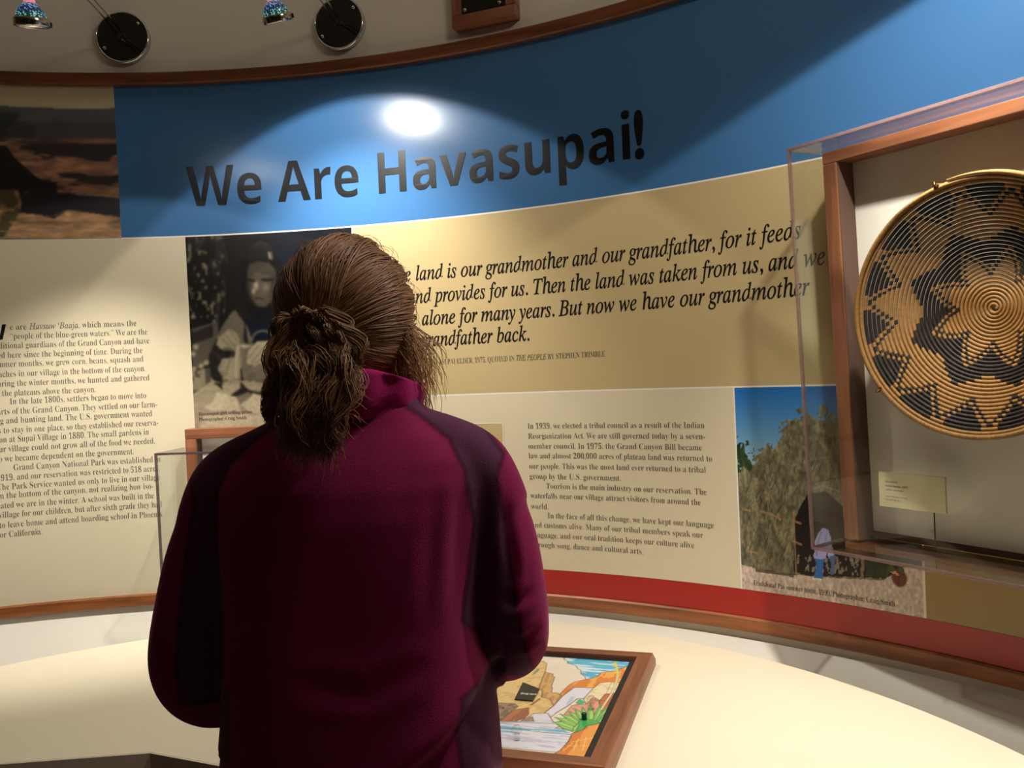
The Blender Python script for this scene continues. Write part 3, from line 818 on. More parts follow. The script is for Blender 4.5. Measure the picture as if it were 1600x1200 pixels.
def lamp_light(L_, ax, w_beam, w_spill, spill, beam, dh, w_halo, bx_=None):
    p_ = Vector(L_) - ax * .006
    spot_light('lamp_beam', p_, p_ + (bx_ or ax), w_beam, beam, .95, radius=.022)
    spot_light('lamp_spill', p_, p_ + ax, w_spill, spill, .05, radius=.022)
    spot_light('lamp_halo', p_, p_ + ax, w_halo, spill + dh, .10, radius=.022)
in_aim = Vector((.80, 1.40, EYE - .05))
lamp_light(LAMP1, AX1, 84, 6, 111, 60, 50, 1.2, (wp(-.40, EYE - .68) - LAMP1).normalized())
lamp_light(LAMP2, AX2, 56, 12.5, 111, 86, 10, 1.0)
lamp_light(LAMP3, AX3, 100, 22, 144, 84, 10, 2.0, (in_aim - LAMP3).normalized())

# wooden box with a black plate, above the trim
s0, s1 = .813, 1.017
bx = tag(empty('wall_box', wp((s0 + s1) / 2, EYE + .987, -.0015), -((s0 + s1) / 2) / WR), 'wooden box with a black screwed plate on the upper wall', 'box')
hw, hh = .099, .26
fr = MB()
MB().box(-hw, hw, -.038, .001, 0, .034, .003).build('frame_rail', M_wood_x, bx)
MB().box(-hw, hw, -.038, .001, hh - .034, hh, .003).build('frame_rail', M_wood_x, bx)
for sg in (-1, 1): MB().box(sg * hw - (.03 if sg > 0 else 0), sg * hw + (.03 if sg < 0 else 0), -.038, .001, .034, hh - .034, .003).build('frame_stile', M_wood_z, bx)
bp_ = MB().box(-hw + .03, hw - .03, -.030, .001, .034, hh - .034).build('black_plate', M_black, bx)
for (a, b) in ((-.058, .048), (.05, .048), (-.058, .21), (.05, .21)):
    MB().lathe([(.005, 0), (.005, .004), (.003, .005)], 14, Matrix.Translation((a, -.030, b)) @ Matrix.Rotation(pi / 2, 4, 'X')).build('screw', M_chrome, bp_, True)

# ------------------------------------------------------------------ display cases
def display_case(theta, u0, u1, zbot, ztop, b_front_wood, b_front_acr, b_back, ac_z0, ac_z1, label, rail, edge, acr_u=None, lean=0.0, drop=0.0):
    th = math.radians(theta)
    o = Vector((WCX + WR * sin(th), WCY + WR * cos(th), EYE))
    r = tag(empty('display_case', o + Vector((0, 0, drop)), -th), label, 'display case', 'wall display cases')
    r.rotation_euler = (lean, 0, -th)
    wb = WR - math.sqrt(WR * WR - max(abs(u0), abs(u1)) ** 2)
    yb = -wb - .001 - (.016 if lean else 0)
    yf = -b_front_wood
    t = .034
    MB().box(u0, u0 + t, yf, yb, ac_z0 + .0069, ztop - rail, .002).build('frame_stile', M_wood_z, r)
    MB().box(u1 - t, u1, yf, yb, ac_z0 + .0069, ztop - rail, .002).build('frame_stile', M_wood_z, r)
    MB().box(u0, u1, yf, yb, ztop - rail, ztop, .002).build('frame_rail', M_wood_x, r)
    MB().box(u0, u1, yf, yb, ac_z0 - .014, ac_z0 - .0004, .002).build('frame_rail', M_wood_x, r)
    MB().box(u0 + t - .002, u1 - t + .002, -b_back, yb - .002, ac_z0 + .019, ztop - rail + .002, .001).build('backing_board', M_fabric, r)
    ln = MB()  # brown strips along the inner sides and across the gap below the backing
    ln.box(u0 + t, u0 + t + .002, yf + .003, yb - .002, ac_z0 + .007, ztop - rail); ln.box(u1 - t - .002, u1 - t, yf + .003, yb - .002, ac_z0 + .007, ztop - rail)
    ln.box(u0 + t + .002, u1 - t - .002, -b_back - .001, yb - .004, ac_z0 + .0062, ac_z0 + .019)
    ln.build('liner', M_liner, r)
    a0, a1 = acr_u if acr_u else (u0 - .0085, u1 + .0085)
    e = .0065; ya = -b_front_acr
    cv = MB()
    cv.box(a0, a0 + e, ya + e, yf + (.05 if ac_z1 >= ztop - .001 else -.0005), ac_z0 + e, ac_z1 - e)
    cv.box(a1 - e, a1, ya + e, yf + (.05 if ac_z1 >= ztop - .001 else -.0005), ac_z0 + e, ac_z1 - e)
    cv.box(a0 + e, a1 - e, ya, ya + e, ac_z0 + e, ac_z1 - e)
    cv.box(a0 + e, a1 - e, ya + e, yf - .0005, ac_z1 - e, ac_z1)
    cv.box(a0 + e, a1 - e, ya + e, yb - .004, ac_z0, ac_z0 + e)
    c = cv.build('acrylic_cover', M_acr, r)
    ed = MB()
    for z in (ac_z0, ac_z1 - e):
        ed.box(a0, a1, ya, ya + e, z, z + e, .0008)
        for x in (a0, a1 - e): ed.box(x, x + e, ya + e, yf - .0005, z, z + e, .0008)
    for x in (a0, a1 - e): ed.box(x, x + e, ya, ya + e, ac_z0 + e, ac_z1 - e, .0008)
    ed.build('cover_edges', edge, c)
    bpy.context.view_layer.update()
    return r, r.matrix_world.copy(), th
caseR, oR, thR = display_case(57.6, -.520, .520, -.402, .449, .145, .25, .090, -.407, .454, 'large clear display case with a wooden frame on the right wall, holding a basket', .026, M_edge, lean=math.radians(2.0), drop=-.004)
caseL, oL, thL = display_case(6.3, -.345, .345, -.628, -.1405, .08, .245, .045, -.636, -.196, 'smaller clear display case below the black-and-white portrait, mostly hidden by the visitor', .031, M_edge_dark, (-.352, .352))
def in_case(o, th, u, b, z):
    return o @ Vector((u, -b, z))

# coiled basket -----------------------------------------------------------
def basket():
    Rb, ncoil = .243, 34
    pitch = Rb / ncoil
    V, F, Cc = [], [], []
    TAN, TAN2, DK = np.array((196, 150, 88.)), np.array((166, 118, 66.)), np.array((50, 42, 40.))
    def zig(a, n, ph, lo, hi, pw=1.0):
        t = ((a / (2 * pi) * n + ph) % 1.0); t = 1 - abs(2 * t - 1)          # 1 at the tip
        return lo + (hi - lo) * t ** pw
    def dark(rn, a):
        if rn > .925: return False
        o = zig(a, 14, .5 + .30, .665, .86)                    # outer zigzag: tan inside
        if rn > o + .06:                                       # dark field outside with little tan steps
            t = ((a / (2 * pi) * 14 + .30) % 1.0); t = abs(2 * t - 1)
            return not (t > .72 and .84 < rn < .905 and not (t > .88 and rn < .875))
        if rn > o + .032: return False
        if rn > o: return True
        st = zig(a, 8, .03, .485, .62, 1.0)
        if rn > st: return False
        i_ = zig(a, 8, .03, .285, .475)
        if rn > i_: return True
        if rn > i_ - .032: return False
        if rn > i_ - .064: return True
        return False
    def prof(r):                                             # depth towards the room (local +z)
        t = r / Rb
        return .085 * (t ** 1.9) - .02 * max(0, t - .9)
    stitch = .0030
    a, step_n, K = 0.0, 0, 6
    rows = []
    L_tot = pi * Rb * Rb / pitch
    r = pitch * .6
    lastst = None
    ang = 0.0
    while r < Rb:
        ds = stitch / 3
        da = ds / max(r, .006)
        ang += da; r = pitch * .6 + pitch * ang / (2 * pi)
        rows.append((r, ang - math.radians(46)))
    n = len(rows)
    arr = np.array(rows)
    cum = np.arange(n) / 3.0
    ids = np.floor(cum)
    fr_ = cum - ids
    jit = RNG.random(int(ids.max()) + 2)
    darkc = {}
    for i in range(n):
        r, an = rows[i]
        sid = int(ids[i])
        if sid not in darkc:
            cn = round(an / (2 * pi) % 1e9 - .5)
            rn = (math.floor(an / (2 * pi)) + .5) / ncoil
            darkc[sid] = (dark(rn, an), )
        c = DK if darkc[sid][0] else TAN * (1 - jit[sid] * .9) + TAN2 * jit[sid] * .9
        c = c * (.82 + .3 * jit[sid])
        rim = r > Rb - pitch
        w = (.5 * pitch) * (1.35 if rim else 1.0) * (1.0 if fr_[i] > .2 else .84)
        slope = math.atan((prof(r + .002) - prof(r - .002)) / .004)
        w /= cos(slope)
        w *= min(1, .25 + (n - i) / 160)
        e_r, e_z = Vector((cos(an), sin(an), 0)), Vector((0, 0, 1))
        tdir = e_r * cos(slope) + e_z * sin(slope); ndir = -e_r * sin(slope) + e_z * cos(slope)
        cpos = e_r * r + e_z * prof(r)
        skew = e_r.cross(e_z) * (-.0011)
        for k in range(K):
            t = 2 * pi * k / K
            V.append(cpos + tdir * (cos(t) * w * 1.02) + ndir * (sin(t) * w * .95) + skew * cos(t)); Cc.append(c)
        if i:
            for k in range(K):
                F.append(((i - 1) * K + k, (i - 1) * K + (k + 1) % K, i * K + (k + 1) % K, i * K + k))
    Cc = np.clip(np.array(Cc), 0, 255) / 255
    Cc = np.where(Cc <= .04045, Cc / 12.92, ((Cc + .055) / 1.055) ** 2.4)
    m = mat('basket_fibre', (200, 150, 90), .45, .4, col_attr=True, bump=.25, bscale=900)
    o = mesh('coiled_basket', V, F, m, None, smooth=True, cols=np.c_[Cc, np.ones(len(Cc))])
    return o
bk = basket()
e_n = oR.to_3x3() @ Vector((0, -1, 0)); e_u = oR.to_3x3() @ Vector((1, 0, 0))
tiltb = .03
Zb = (e_n + Vector((0, 0, tiltb))).normalized(); Xb = e_u; Yb = Zb.cross(Xb).normalized(); Xb = Yb.cross(Zb).normalized()
pb = in_case(oR, thR, -.190, .108, .083)
bk.matrix_world = Matrix(((Xb.x, Yb.x, Zb.x, pb.x), (Xb.y, Yb.y, Zb.y, pb.y), (Xb.z, Yb.z, Zb.z, pb.z), (0, 0, 0, 1)))
tag(bk, 'round coiled basket with dark zigzag stars hanging in the right display case', 'basket')
for nm, q in (('basket_peg', (-.395, -.075)), ('basket_peg', (-.245, .334)), ('basket_peg', (.015, -.075))):
    dx, dz = q[0] + .190, q[1] - .083
    l_ = math.hypot(dx, dz); rr_ = .243
    uu, zz = -.190 + dx / l_ * (rr_ + .0), .083 + dz / l_ * (rr_ + .0)
    a = in_case(oR, thR, uu + dx / l_ * .004, .0885, zz + dz / l_ * .004); b = in_case(oR, thR, uu + dx / l_ * .004, .180, zz + dz / l_ * .004); c = in_case(oR, thR, uu + dx / l_ * .004, .196, zz + dz / l_ * .004)
    d_ = in_case(oR, thR, uu - dx / l_ * .010, .199, zz - dz / l_ * .010)
    pg = MB().tube([a, b, c, d_], [.0025, .0025, .0032, .0022], 10).build('basket_peg', M_brass, None, True)
    tag(pg, {-.395: 'brass peg gripping the lower left rim of the coiled basket', -.245: 'brass peg gripping the top rim of the coiled basket', .015: 'brass peg gripping the lower right rim of the coiled basket'}[q[0]], 'peg', 'pegs holding the basket')
# label card on its thin rod
card = tag(empty('label_card', in_case(oR, thR, -.346, .158, -.277), -thR), 'small cream label card standing on a thin rod below the coiled basket', 'label')
MB().box(-.0715, .0715, -.003, .003, -.036, .036, .0006).build('card', mat('card_cream', (232, 222, 184), .6), card)
L = Lettering(lambda u, z: Vector((u, -.0034, z)))
for t, u1, v, st in [('Havasupai', -.029, .0155, 'roman'), ('Coiled basket, 1955', -.0065, .0068, 'roman'), ('willow, martynia', -.0165, -.0012, 'roman'), ('Heard Museum Purchase', -.0075, -.0150, 'roman'), ('NA-SW-HV-B-1', -.022, -.0222, 'roman')]:
    L.line([(t, st, .0 if 'Coiled' in t else -.014)], -.056, u1, v)
L.build('lettering', M_grey_ink, card)
MB().tube([(.043, .0045, .02), (.043, .0045, -.1148)], .0013, 8).build('rod', M_blackm, card)

# ------------------------------------------------------------------ counter along the wall
ZC = EYE - .710
ccx, ccy, cr = -.497, .993, 1.424
A0, A1 = (-1.80, 1.515), (-.729, 1.592)
def arc_pts():
    a0 = math.atan2(A0[1] - ccy, A0[0] - ccx); a1 = math.atan2(.90 - ccy, .925 - ccx)
    a1 = math.asin(max(-1, min(1, (.895 - ccy) / cr)))
    a0 = pi - math.asin((A0[1] - ccy) / cr)
    return [(ccx + cr * cos(a0 + (a1 - a0) * i / 70), ccy + cr * sin(a0 + (a1 - a0) * i / 70)) for i in range(71)]
AP = arc_pts()
outline = AP + [A1] if False else AP + [(A1[0], A1[1])]
def prism(P, z0, z1):
    n = len(P)
    V = [Vector((x, y, z0)) for x, y in P] + [Vector((x, y, z1)) for x, y in P]
    F = [list(range(n))[::-1], list(range(n, 2 * n))] + [[i, (i + 1) % n, n + (i + 1) % n, n + i] for i in range(n)]
    return V, F
ctr = tag(empty('counter', (-.4, 1.7, 0)), 'wide cream counter with a curved back edge running below the curved wall', 'counter')
b_ = MB(); V_, F_ = prism(outline, ZC - .034, ZC); b_.add([v - Vector((-.4, 1.7, 0)) for v in V_], F_)
ct = b_.build('counter_top', M_counter, ctr)
inner = [(x + (-.3 - x) * .14, y + (1.62 - y) * .16) for x, y in outline]
b_ = MB(); V_, F_ = prism(inner, 0.0, ZC - .034); b_.add([v - Vector((-.4, 1.7, 0)) for v in V_], F_)
b_.build('counter_base', M_apron, ctr)
fa = MB()                                               # dark edge band along the straight front
def band(P0, P1, z0, z1, t=.004):
    d = (Vector((P1[0], P1[1], 0)) - Vector((P0[0], P0[1], 0))).normalized(); nrm = Vector((-d.y, d.x, 0))
    if nrm.y > 0: nrm = -nrm
    a, b = Vector((P0[0], P0[1], 0)), Vector((P1[0], P1[1], 0)); o_ = Vector((-.4, 1.7, 0))
    V = [a, b, b + nrm * t, a + nrm * t]
    fa.add([v - o_ + Vector((0, 0, z0)) for v in V] + [v - o_ + Vector((0, 0, z1)) for v in V], [[3, 2, 1, 0], [4, 5, 6, 7], [0, 1, 5, 4], [1, 2, 6, 5], [2, 3, 7, 6], [3, 0, 4, 7]])
band(AP[0], A1, ZC - .16, ZC - .0005); band(A1, AP[-1], ZC - .16, ZC - .0005)
fa.build('front_band', M_apron, ctr)

# ------------------------------------------------------------------ framed picture lying on the counter
ZF = EYE - .680
TRp = on_level(1019.5, 1020, ZF)
ang = math.atan2(-.0795, .246)
ang = math.radians(-17.7)
pf = tag(empty('framed_picture', (TRp.x, TRp.y, ZC), ang), 'framed colour drawing of a canyon waterfall lying flat on the cream counter', 'framed picture')
FW, FH, RW = .62, .570, .031
hT = ZF - ZC
Rloc = Matrix.Rotation(-ang, 4, 'Z') @ Matrix.Translation((-TRp.x, -TRp.y, -ZC))
def frame_board(p0, p1, p2, p3, name, m):
    """mitred board: outer p0-p1, inner p2-p3, sloped outer bevel"""
    c = Vector((-FW / 2, -FH / 2, 0))
    def outw(p, d=.006): return Vector((p[0] + (d if p[0] > c.x else -d), p[1] + (d if p[1] > c.y else -d), 0))
    V = []
    for (o_, i_) in ((p0, p3), (p1, p2)):
        oo = outw(o_)
        V += [Vector((i_[0], i_[1], 0)), Vector((oo.x, oo.y, 0)), Vector((oo.x, oo.y, hT * .45)), Vector((o_[0], o_[1], hT)), Vector((i_[0], i_[1], hT))]
    F = [[0, 1, 2, 3, 4], [9, 8, 7, 6, 5]] + [[k, (k + 1) % 5, 5 + (k + 1) % 5, 5 + k] for k in range(5)]
    return MB().add(V, F).build(name, m, pf)
O = [(0, 0), (-FW, 0), (-FW, -FH), (0, -FH)]
I = [(-RW, -RW), (-FW + RW, -RW), (-FW + RW, -FH + RW), (-RW, -FH + RW)]
frame_board(O[1], O[0], I[0], I[1], 'frame_rail', M_wood_x); frame_board(O[3], O[2], I[2], I[3], 'frame_rail', M_wood_x)
frame_board(O[0], O[3], I[3], I[0], 'frame_stile', M_wood_y); frame_board(O[2], O[1], I[1], I[2], 'frame_stile', M_wood_y)
MW, ZP = .016, hT - .0085
MB().box(-FW + RW, -RW, -FH + RW, -RW, ZP - .008, ZP - .0008).build('mat_board', M_blackm, pf)
px0, px1, py0, py1 = -FW + RW + MW, -RW - MW, -FH + RW + .004, -RW - MW
def pl_loc(x, y):
    q = Rloc @ on_level(x, y, ZC + ZP); return (q.x, q.y)
p = Paint(px0, px1, py0, py1, .0016)
K1 = lambda pts: [pl_loc(760 + x / 11.4286, 1000 + y / 11.4286) for x, y in pts]
K2 = lambda pts: [pl_loc(860 + x / 11.4286, 1010 + y / 11.4286) for x, y in pts]
K3 = lambda pts: [pl_loc(760 + x / 6.6667, 1095 + y / 6.6667) for x, y in pts]
INK = (92, 72, 52)
p.fill((238, 226, 208))
st = p.noise(.05, .006, 71, 3); sc_ = p.noise(.01, .01, 72, 3)
def tint(P, c, c2, f, a=.9, edge=INK, ew=1.2):
    m = p.inside(P); p.mix(m.astype(float), c); p.mix((m & f).astype(float), c2, a)
    if edge: p.path(P + [P[0]], edge, ew, .8)
rot = p.noise(.012, .05, 73, 3)
tint(K2([(245, 200), (250, 240), (310, 260), (305, 300), (460, 345), (492, 400), (545, 425), (545, 490), (590, 520), (622, 545), (625, 592), (740, 570), (860, 530), (900, 470), (1150, 440), (1240, 400), (1400, 345), (1450, 200)]), (70, 182, 220), (226, 240, 248), (p.noise(.06, .008, 74, 3) > .60))
hillw = K2([(1420, 345), (1240, 400), (1150, 440), (900, 470), (860, 530), (740, 572), (625, 592), (440, 630), (330, 690), (170, 850), (215, 890), (330, 790), (420, 735), (780, 738), (880, 650), (1060, 632), (1300, 650)])
tint(K2([(420, 735), (770, 735), (740, 780), (590, 940), (480, 930), (320, 1060), (100, 1190), (-300, 1500), (-500, 1500), (60, 1060), (215, 890)]), (228, 228, 240), (188, 198, 226), rot > .58)
tint(K2([(770, 735), (880, 650), (1060, 630), (1300, 650), (1190, 830), (980, 850), (880, 970), (640, 1030), (590, 940)]), (240, 226, 186), (226, 204, 160), sc_ > .60)
tint(hillw, (226, 128, 48), (246, 176, 84), rot > .52)
tint(K2([(1230, 825), (980, 850), (880, 970), (840, 1100), (1080, 1250)]), (200, 106, 62), (178, 86, 50), sc_ > .58)
tint(K2([(250, 1210), (380, 1060), (480, 1030), (600, 1042), (690, 990), (760, 910), (850, 940), (900, 1100), (700, 1300)]), (230, 158, 138), (214, 134, 116), sc_ > .6)
p.poly(K2([(450, 1010), (490, 960), (530, 940), (590, 980), (620, 1000), (590, 1045), (500, 1035)]), (62, 168, 122), .9)
# left cliffs
tint(K1([(-5200, 700), (-2600, 560), (-900, 640), (300, 520), (900, 400), (1010, 372), (1080, 425), (1050, 570), (1000, 690), (940, 850), (1000, 920), (980, 1020), (1130, 1050), (1200, 1170), (900, 1400), (600, 1400), (300, 1300), (-5600, 1150)]), (232, 200, 134), (218, 180, 112), sc_ > .58)
tint(K1([(1050, 572), (1190, 605), (1180, 650), (1220, 658), (1160, 830), (1180, 860), (1160, 940), (1270, 945), (1340, 1000), (1200, 1170), (1130, 1050), (985, 1025), (1010, 900), (940, 850), (1000, 690)]), (214, 168, 104), (186, 138, 82), rot > .5)
p.poly(K1([(820, 620), (860, 560), (930, 500), (945, 540), (880, 600)]), (108, 150, 112))
p.path(K1([(800, 1160), (950, 1050)]), (130, 84, 58), 3)
# pool
pool = K3([(-3600, 120), (-300, 220), (360, 215), (500, 130), (640, 130), (700, 225), (940, 320), (890, 345), (860, 410), (760, 540), (-300, 440), (-3600, 330)])
tint(pool, (226, 226, 238), (196, 196, 222), st > .58)
p.mix((p.inside(pool) & (p.noise(.12, .008, 78, 2) > .56) & p.inside(K3([(-300, 250), (720, 250), (890, 350), (860, 380), (-300, 320)]))).astype(float), (90, 186, 214), .9)
for q in ([(100, 285), (300, 290), (600, 330), (880, 350)], [(100, 232), (400, 220), (700, 240)]): p.path(K3(q), (70, 96, 120), 1.1)
p.poly(K3([(720, 285), (760, 265), (820, 280), (800, 295)]), (214, 198, 180), 1, INK)
tint(K3([(420, 170), (480, 165), (495, 215), (360, 210)]), (176, 150, 130), (150, 120, 100), sc_ > .5)
tint(K3([(150, 210), (240, 130), (300, 90), (440, 70), (440, 140), (380, 190), (300, 215)]), (186, 104, 70), (150, 78, 52), rot > .5)
tint(K3([(20, 60), (140, 20), (300, 30), (330, 60), (250, 120), (200, 160), (150, 205), (100, 215), (90, 180), (60, 140)]), (150, 122, 98), (108, 86, 70), sc_ > .52)
p.poly(K3([(150, 75), (175, 60), (195, 72), (175, 90)]), (40, 32, 28))
# foreground rock and agave
rockp = K3([(690, 560), (770, 515), (860, 420), (870, 400), (890, 345), (960, 318), (1010, 300), (1035, 270), (1110, 250), (1200, 228), (1300, 240), (1180, 640), (800, 640)])
tint(rockp, (236, 158, 74), (214, 122, 52), rot > .55)
for q in ([(880, 430), (1140, 380)], [(850, 470), (1100, 470)], [(900, 520), (960, 400)], [(1000, 520), (1040, 380)], [(800, 520), (900, 440)]): p.path(K3(q), (250, 196, 120), 1.2)
p.poly(K3([(700, 225), (940, 322), (1010, 300), (1040, 262), (1200, 225), (1100, 180), (900, 190)]), (74, 176, 92), 1, (40, 80, 48))
for (tip, b0_, b1_) in [((697, 222), (930, 318), (960, 262)), ((695, 222), (900, 300), (920, 250)), ((710, 172), (930, 262), (950, 228)), ((768, 138), (950, 240), (972, 206)), ((852, 108), (968, 212), (1000, 190)), ((920, 78), (985, 200), (1022, 180)), ((998, 62), (1010, 195), (1050, 180)), ((1080, 30), (1062, 195), (1112, 195)), ((1188, 36), (1118, 205), (1165, 205)), ((1262, 60), (1150, 210), (1195, 215)), ((1275, 92), (1170, 222), (1205, 232))]:
    mb_ = ((b0_[0] + b1_[0]) / 2, (b0_[1] + b1_[1]) / 2); b0_, b1_ = [(mb_[0] + (q[0] - mb_[0]) * 1.5, mb_[1] + (q[1] - mb_[1]) * 1.5) for q in (b0_, b1_)]
    m0_, m1_ = [(tip[0] * .45 + q[0] * .55 + (q[0] - mb_[0]) * .35, tip[1] * .45 + q[1] * .55 + (q[1] - mb_[1]) * .35) for q in (b0_, b1_)]
    P_ = K3([tip, m0_, b0_, b1_, m1_]); p.poly(P_, (168, 216, 112), 1, (52, 98, 56), 1.0)
    p.path(K3([tip, ((b0_[0] * .8 + b1_[0] * .2), (b0_[1] * .8 + b1_[1] * .2))]), (92, 172, 84), 2.2, .8)
stalk = K2([(1150, 290), (1190, 380), (1200, 520), (1175, 640), (1120, 780), (1070, 880), (985, 1000), (905, 1130)])
p.path(stalk, (150, 140, 100), 3.4); p.path(stalk, (226, 222, 176), 2.2)
for q in ((1120, 310), (1160, 290), (1180, 330), (1150, 350), (1200, 380), (1165, 400), (1185, 430), (1210, 460), (1170, 470)):
    a, b = K2([q])[0]; p.blob(a, b, .0042, .0032, (232, 216, 70), .95, .5)
p.path(K2([(90, 1190), (300, 1060), (510, 925), (720, 945), (930, 965)]), (110, 96, 84), .9, .8)
p.path(K2([(1085, 650), (1000, 840)]), (150, 128, 100), .8, .8)
M_pic = mat('varnished_drawing', (128, 128, 128), .12, .5, coat=.6, col_attr=True)
MB().box(px0, px1, py0, py1, ZP - .0008, ZP - .0002).build('drawing_board', M_blackm, pf)
p.mesh('drawing', lambda u, v: Vector((u, v, ZP)), pf, M_pic)
# little things on the drawing
M_clear = acrylic('clear_knob', (.93, .95, .95), .02)
def knob(x, y, label):
    q = on_level(x, y, ZC + ZP)
    k = tag(empty('clear_knob', (q.x, q.y, ZC + ZP + .0003)), label, 'knob', 'clear knobs on the drawing')
    MB().lathe([(.0055, 0), (.006, .001), (.0045, .006), (.0045, .012)], 20).build('stem', M_clear, k, True)
    MB().lathe([(.004, .0122), (.0085, .0135), (.0105, .017), (.0100, .0215), (.007, .0245), (.002, .0252)], 24).build('grip', M_clear, k, True)
knob(925, 1108, 'clear round knob among the agave leaves of the drawing'); knob(808, 1156, 'clear round knob over the pool in the drawing')
q = on_level(913, 1124, ZC + ZP)
pg = MB().lathe([(.0050, 0), (.0055, .001), (.0048, .006), (.0052, .011), (.0038, .013)], 20).build('peg', mat('dark_green_plastic', (10, 62, 52), .25), None, True)
pg.location = (q.x, q.y, ZC + ZP + .0003)
tag(pg, 'dark green peg standing on the agave in the drawing', 'peg')
lb = tag(empty('label_plate', (0, 0, 0)), 'small black label with white lettering lying on the drawing by the right sleeve', 'label')
zl = ZC + ZP
cs = [on_level(x, y, zl + .003) for x, y in ((817, 1066), (843, 1076), (832.5, 1094.5), (804, 1092))]
cen = sum(cs, Vector()) / 4
lb.location = (cen.x, cen.y, zl + .0003)
V = [Vector((c.x - cen.x, c.y - cen.y, 0)) for c in cs] + [Vector((c.x - cen.x, c.y - cen.y, .003)) for c in cs]
MB().add(V, [[3, 2, 1, 0], [4, 5, 6, 7], [0, 1, 5, 4], [1, 2, 6, 5], [2, 3, 7, 6], [3, 0, 4, 7]]).build('plate', mat('label_black', (22, 24, 28), .3), lb)
ta, tb_ = on_level(813.5, 1085, zl + .003), on_level(837.5, 1086.5, zl + .003)
ex = (tb_ - ta); wl = ex.length; ex.normalize(); ey = Vector((-ex.y, ex.x, 0))
L = Lettering(lambda u, v: Vector((ta.x - cen.x, ta.y - cen.y, .0034)) + ex * u + ey * v)
L.line([('Elvaj corn', 'sansbold', 0)], 0, wl, 0, height=.0125)
L.build('lettering', M_white_ink, lb)
# ------------------------------------------------------------------ the visitor
PX, PY = -.235, 1.17
per = tag(empty('person', (PX, PY, 0)), 'person with brown hair tied low, seen from behind in a magenta and plum fleece jacket', 'person')
OFF = Vector((PX, PY, 0))
def Z(z): return z + EYE
def noise3(P, sc, seed):
    """smooth value noise on an (n,3) array"""
    r = np.random.default_rng(seed); g = r.random((64, 64, 64))
    q = P * np.asarray(sc) + 200.0; i = np.floor(q).astype(int); f = q - i; f = f * f * (3 - 2 * f); i %= 64; j = (i + 1) % 64
    c = lambda a, b, d: g[a, b, d]
    x0, y0, z0, x1, y1, z1 = i[:, 0], i[:, 1], i[:, 2], j[:, 0], j[:, 1], j[:, 2]
    fx, fy, fz = f.T
    return ((c(x0, y0, z0) * (1 - fx) + c(x1, y0, z0) * fx) * (1 - fy) + (c(x0, y1, z0) * (1 - fx) + c(x1, y1, z0) * fx) * fy) * (1 - fz) + \
           ((c(x0, y0, z1) * (1 - fx) + c(x1, y0, z1) * fx) * (1 - fy) + (c(x0, y1, z1) * (1 - fx) + c(x1, y1, z1) * fx) * fy) * fz
def ring(cx, cy, z, a, b, n=48, ex=2.3, tilt=0.0):
    out = []
    for k in range(n):
        t = 2 * pi * k / n
        c, s = cos(t), sin(t)
        x = a * math.copysign(abs(c) ** (2 / ex), c); y = b * math.copysign(abs(s) ** (2 / ex), s)
        out.append(Vector((cx + x, cy + y, z + tilt * x)))
    return out
def remeshed(mb, name, voxel, smooth_it, mats, parent):
    o = mb.build(name + '_tmp', mats, None)
    md = o.modifiers.new('r', 'REMESH'); md.mode = 'VOXEL'; md.voxel_size = voxel
    ms = o.modifiers.new('s', 'SMOOTH'); ms.factor = .5; ms.iterations = smooth_it
    bpy.context.view_layer.update()
    dg = bpy.context.evaluated_depsgraph_get()
    me = bpy.data.meshes.new_from_object(o.evaluated_get(dg))
    me.name = name
    bpy.data.objects.remove(o)
    me.polygons.foreach_set('use_smooth', [True] * len(me.polygons))
    return put(bpy.data.objects.new(name, me), parent)
def tube_rings(pts, rad, n=24, flat=1.0):
    mb = MB(); mb.tube(pts, rad, n); return mb
def smooth_path(P, R, n=8):
    """Catmull-Rom through the points, radii likewise"""
    P = [Vector(p) for p in P]; out, rr = [], []
    for i in range(len(P) - 1):
        p0, p1, p2, p3 = P[max(i - 1, 0)], P[i], P[i + 1], P[min(i + 2, len(P) - 1)]
        for k in range(n):
            t = k / n
            out.append(.5 * ((2 * p1) + (p2 - p0) * t + (2 * p0 - 5 * p1 + 4 * p2 - p3) * t * t + (3 * p1 - p0 - 3 * p2 + p3) * t ** 3))
            rr.append(R[i] * (1 - t) + R[i + 1] * t)
    out.append(P[-1]); rr.append(R[-1])
    return out, rr
def local(o):
    o.data.transform(Matrix.Translation(-OFF)); return o
# ---- body: one continuous skin
M_skin = mat('skin', (206, 150, 122), .5, .4, bump=.05, bscale=500)
bd = MB()
bd.loft([ring(PX, PY - .01, Z(-.66), .165, .105), ring(PX, PY, Z(-.55), .17, .11), ring(PX, PY, Z(-.38), .14, .098), ring(PX, PY, Z(-.22), .155, .105), ring(PX, PY, Z(-.14), .145, .085), ring(PX, PY, Z(-.085), .09, .062), ring(PX + .02, PY + .005, Z(-.04), .055, .055)])
bd.tube([(-.212, 1.165, Z(-.07)), (-.215, 1.175, Z(-.02)), (-.222, 1.19, Z(.05))], [.056, .050, .050], 24)
HC = Vector((-.228, 1.195, Z(.085)))
def head_ring(z, a, b, dy): return ring(HC.x, HC.y + dy, HC.z + z, a, b, 32, 2.1)
bd.loft([head_ring(-.118, .028, .030, .062), head_ring(-.105, .042, .048, .045), head_ring(-.075, .058, .074, .022), head_ring(-.04, .066, .088, .008), head_ring(0, .072, .095, 0), head_ring(.04, .074, .094, -.004), head_ring(.07, .064, .080, -.006), head_ring(.09, .044, .056, -.006), head_ring(.101, .015, .02, -.006)])
bd.tube([HC + Vector((0, .090, .012)), HC + Vector((0, .104, -.012)), HC + Vector((0, .112, -.030)), HC + Vector((0, .092, -.038))], [.006, .009, .012, .007], 14)
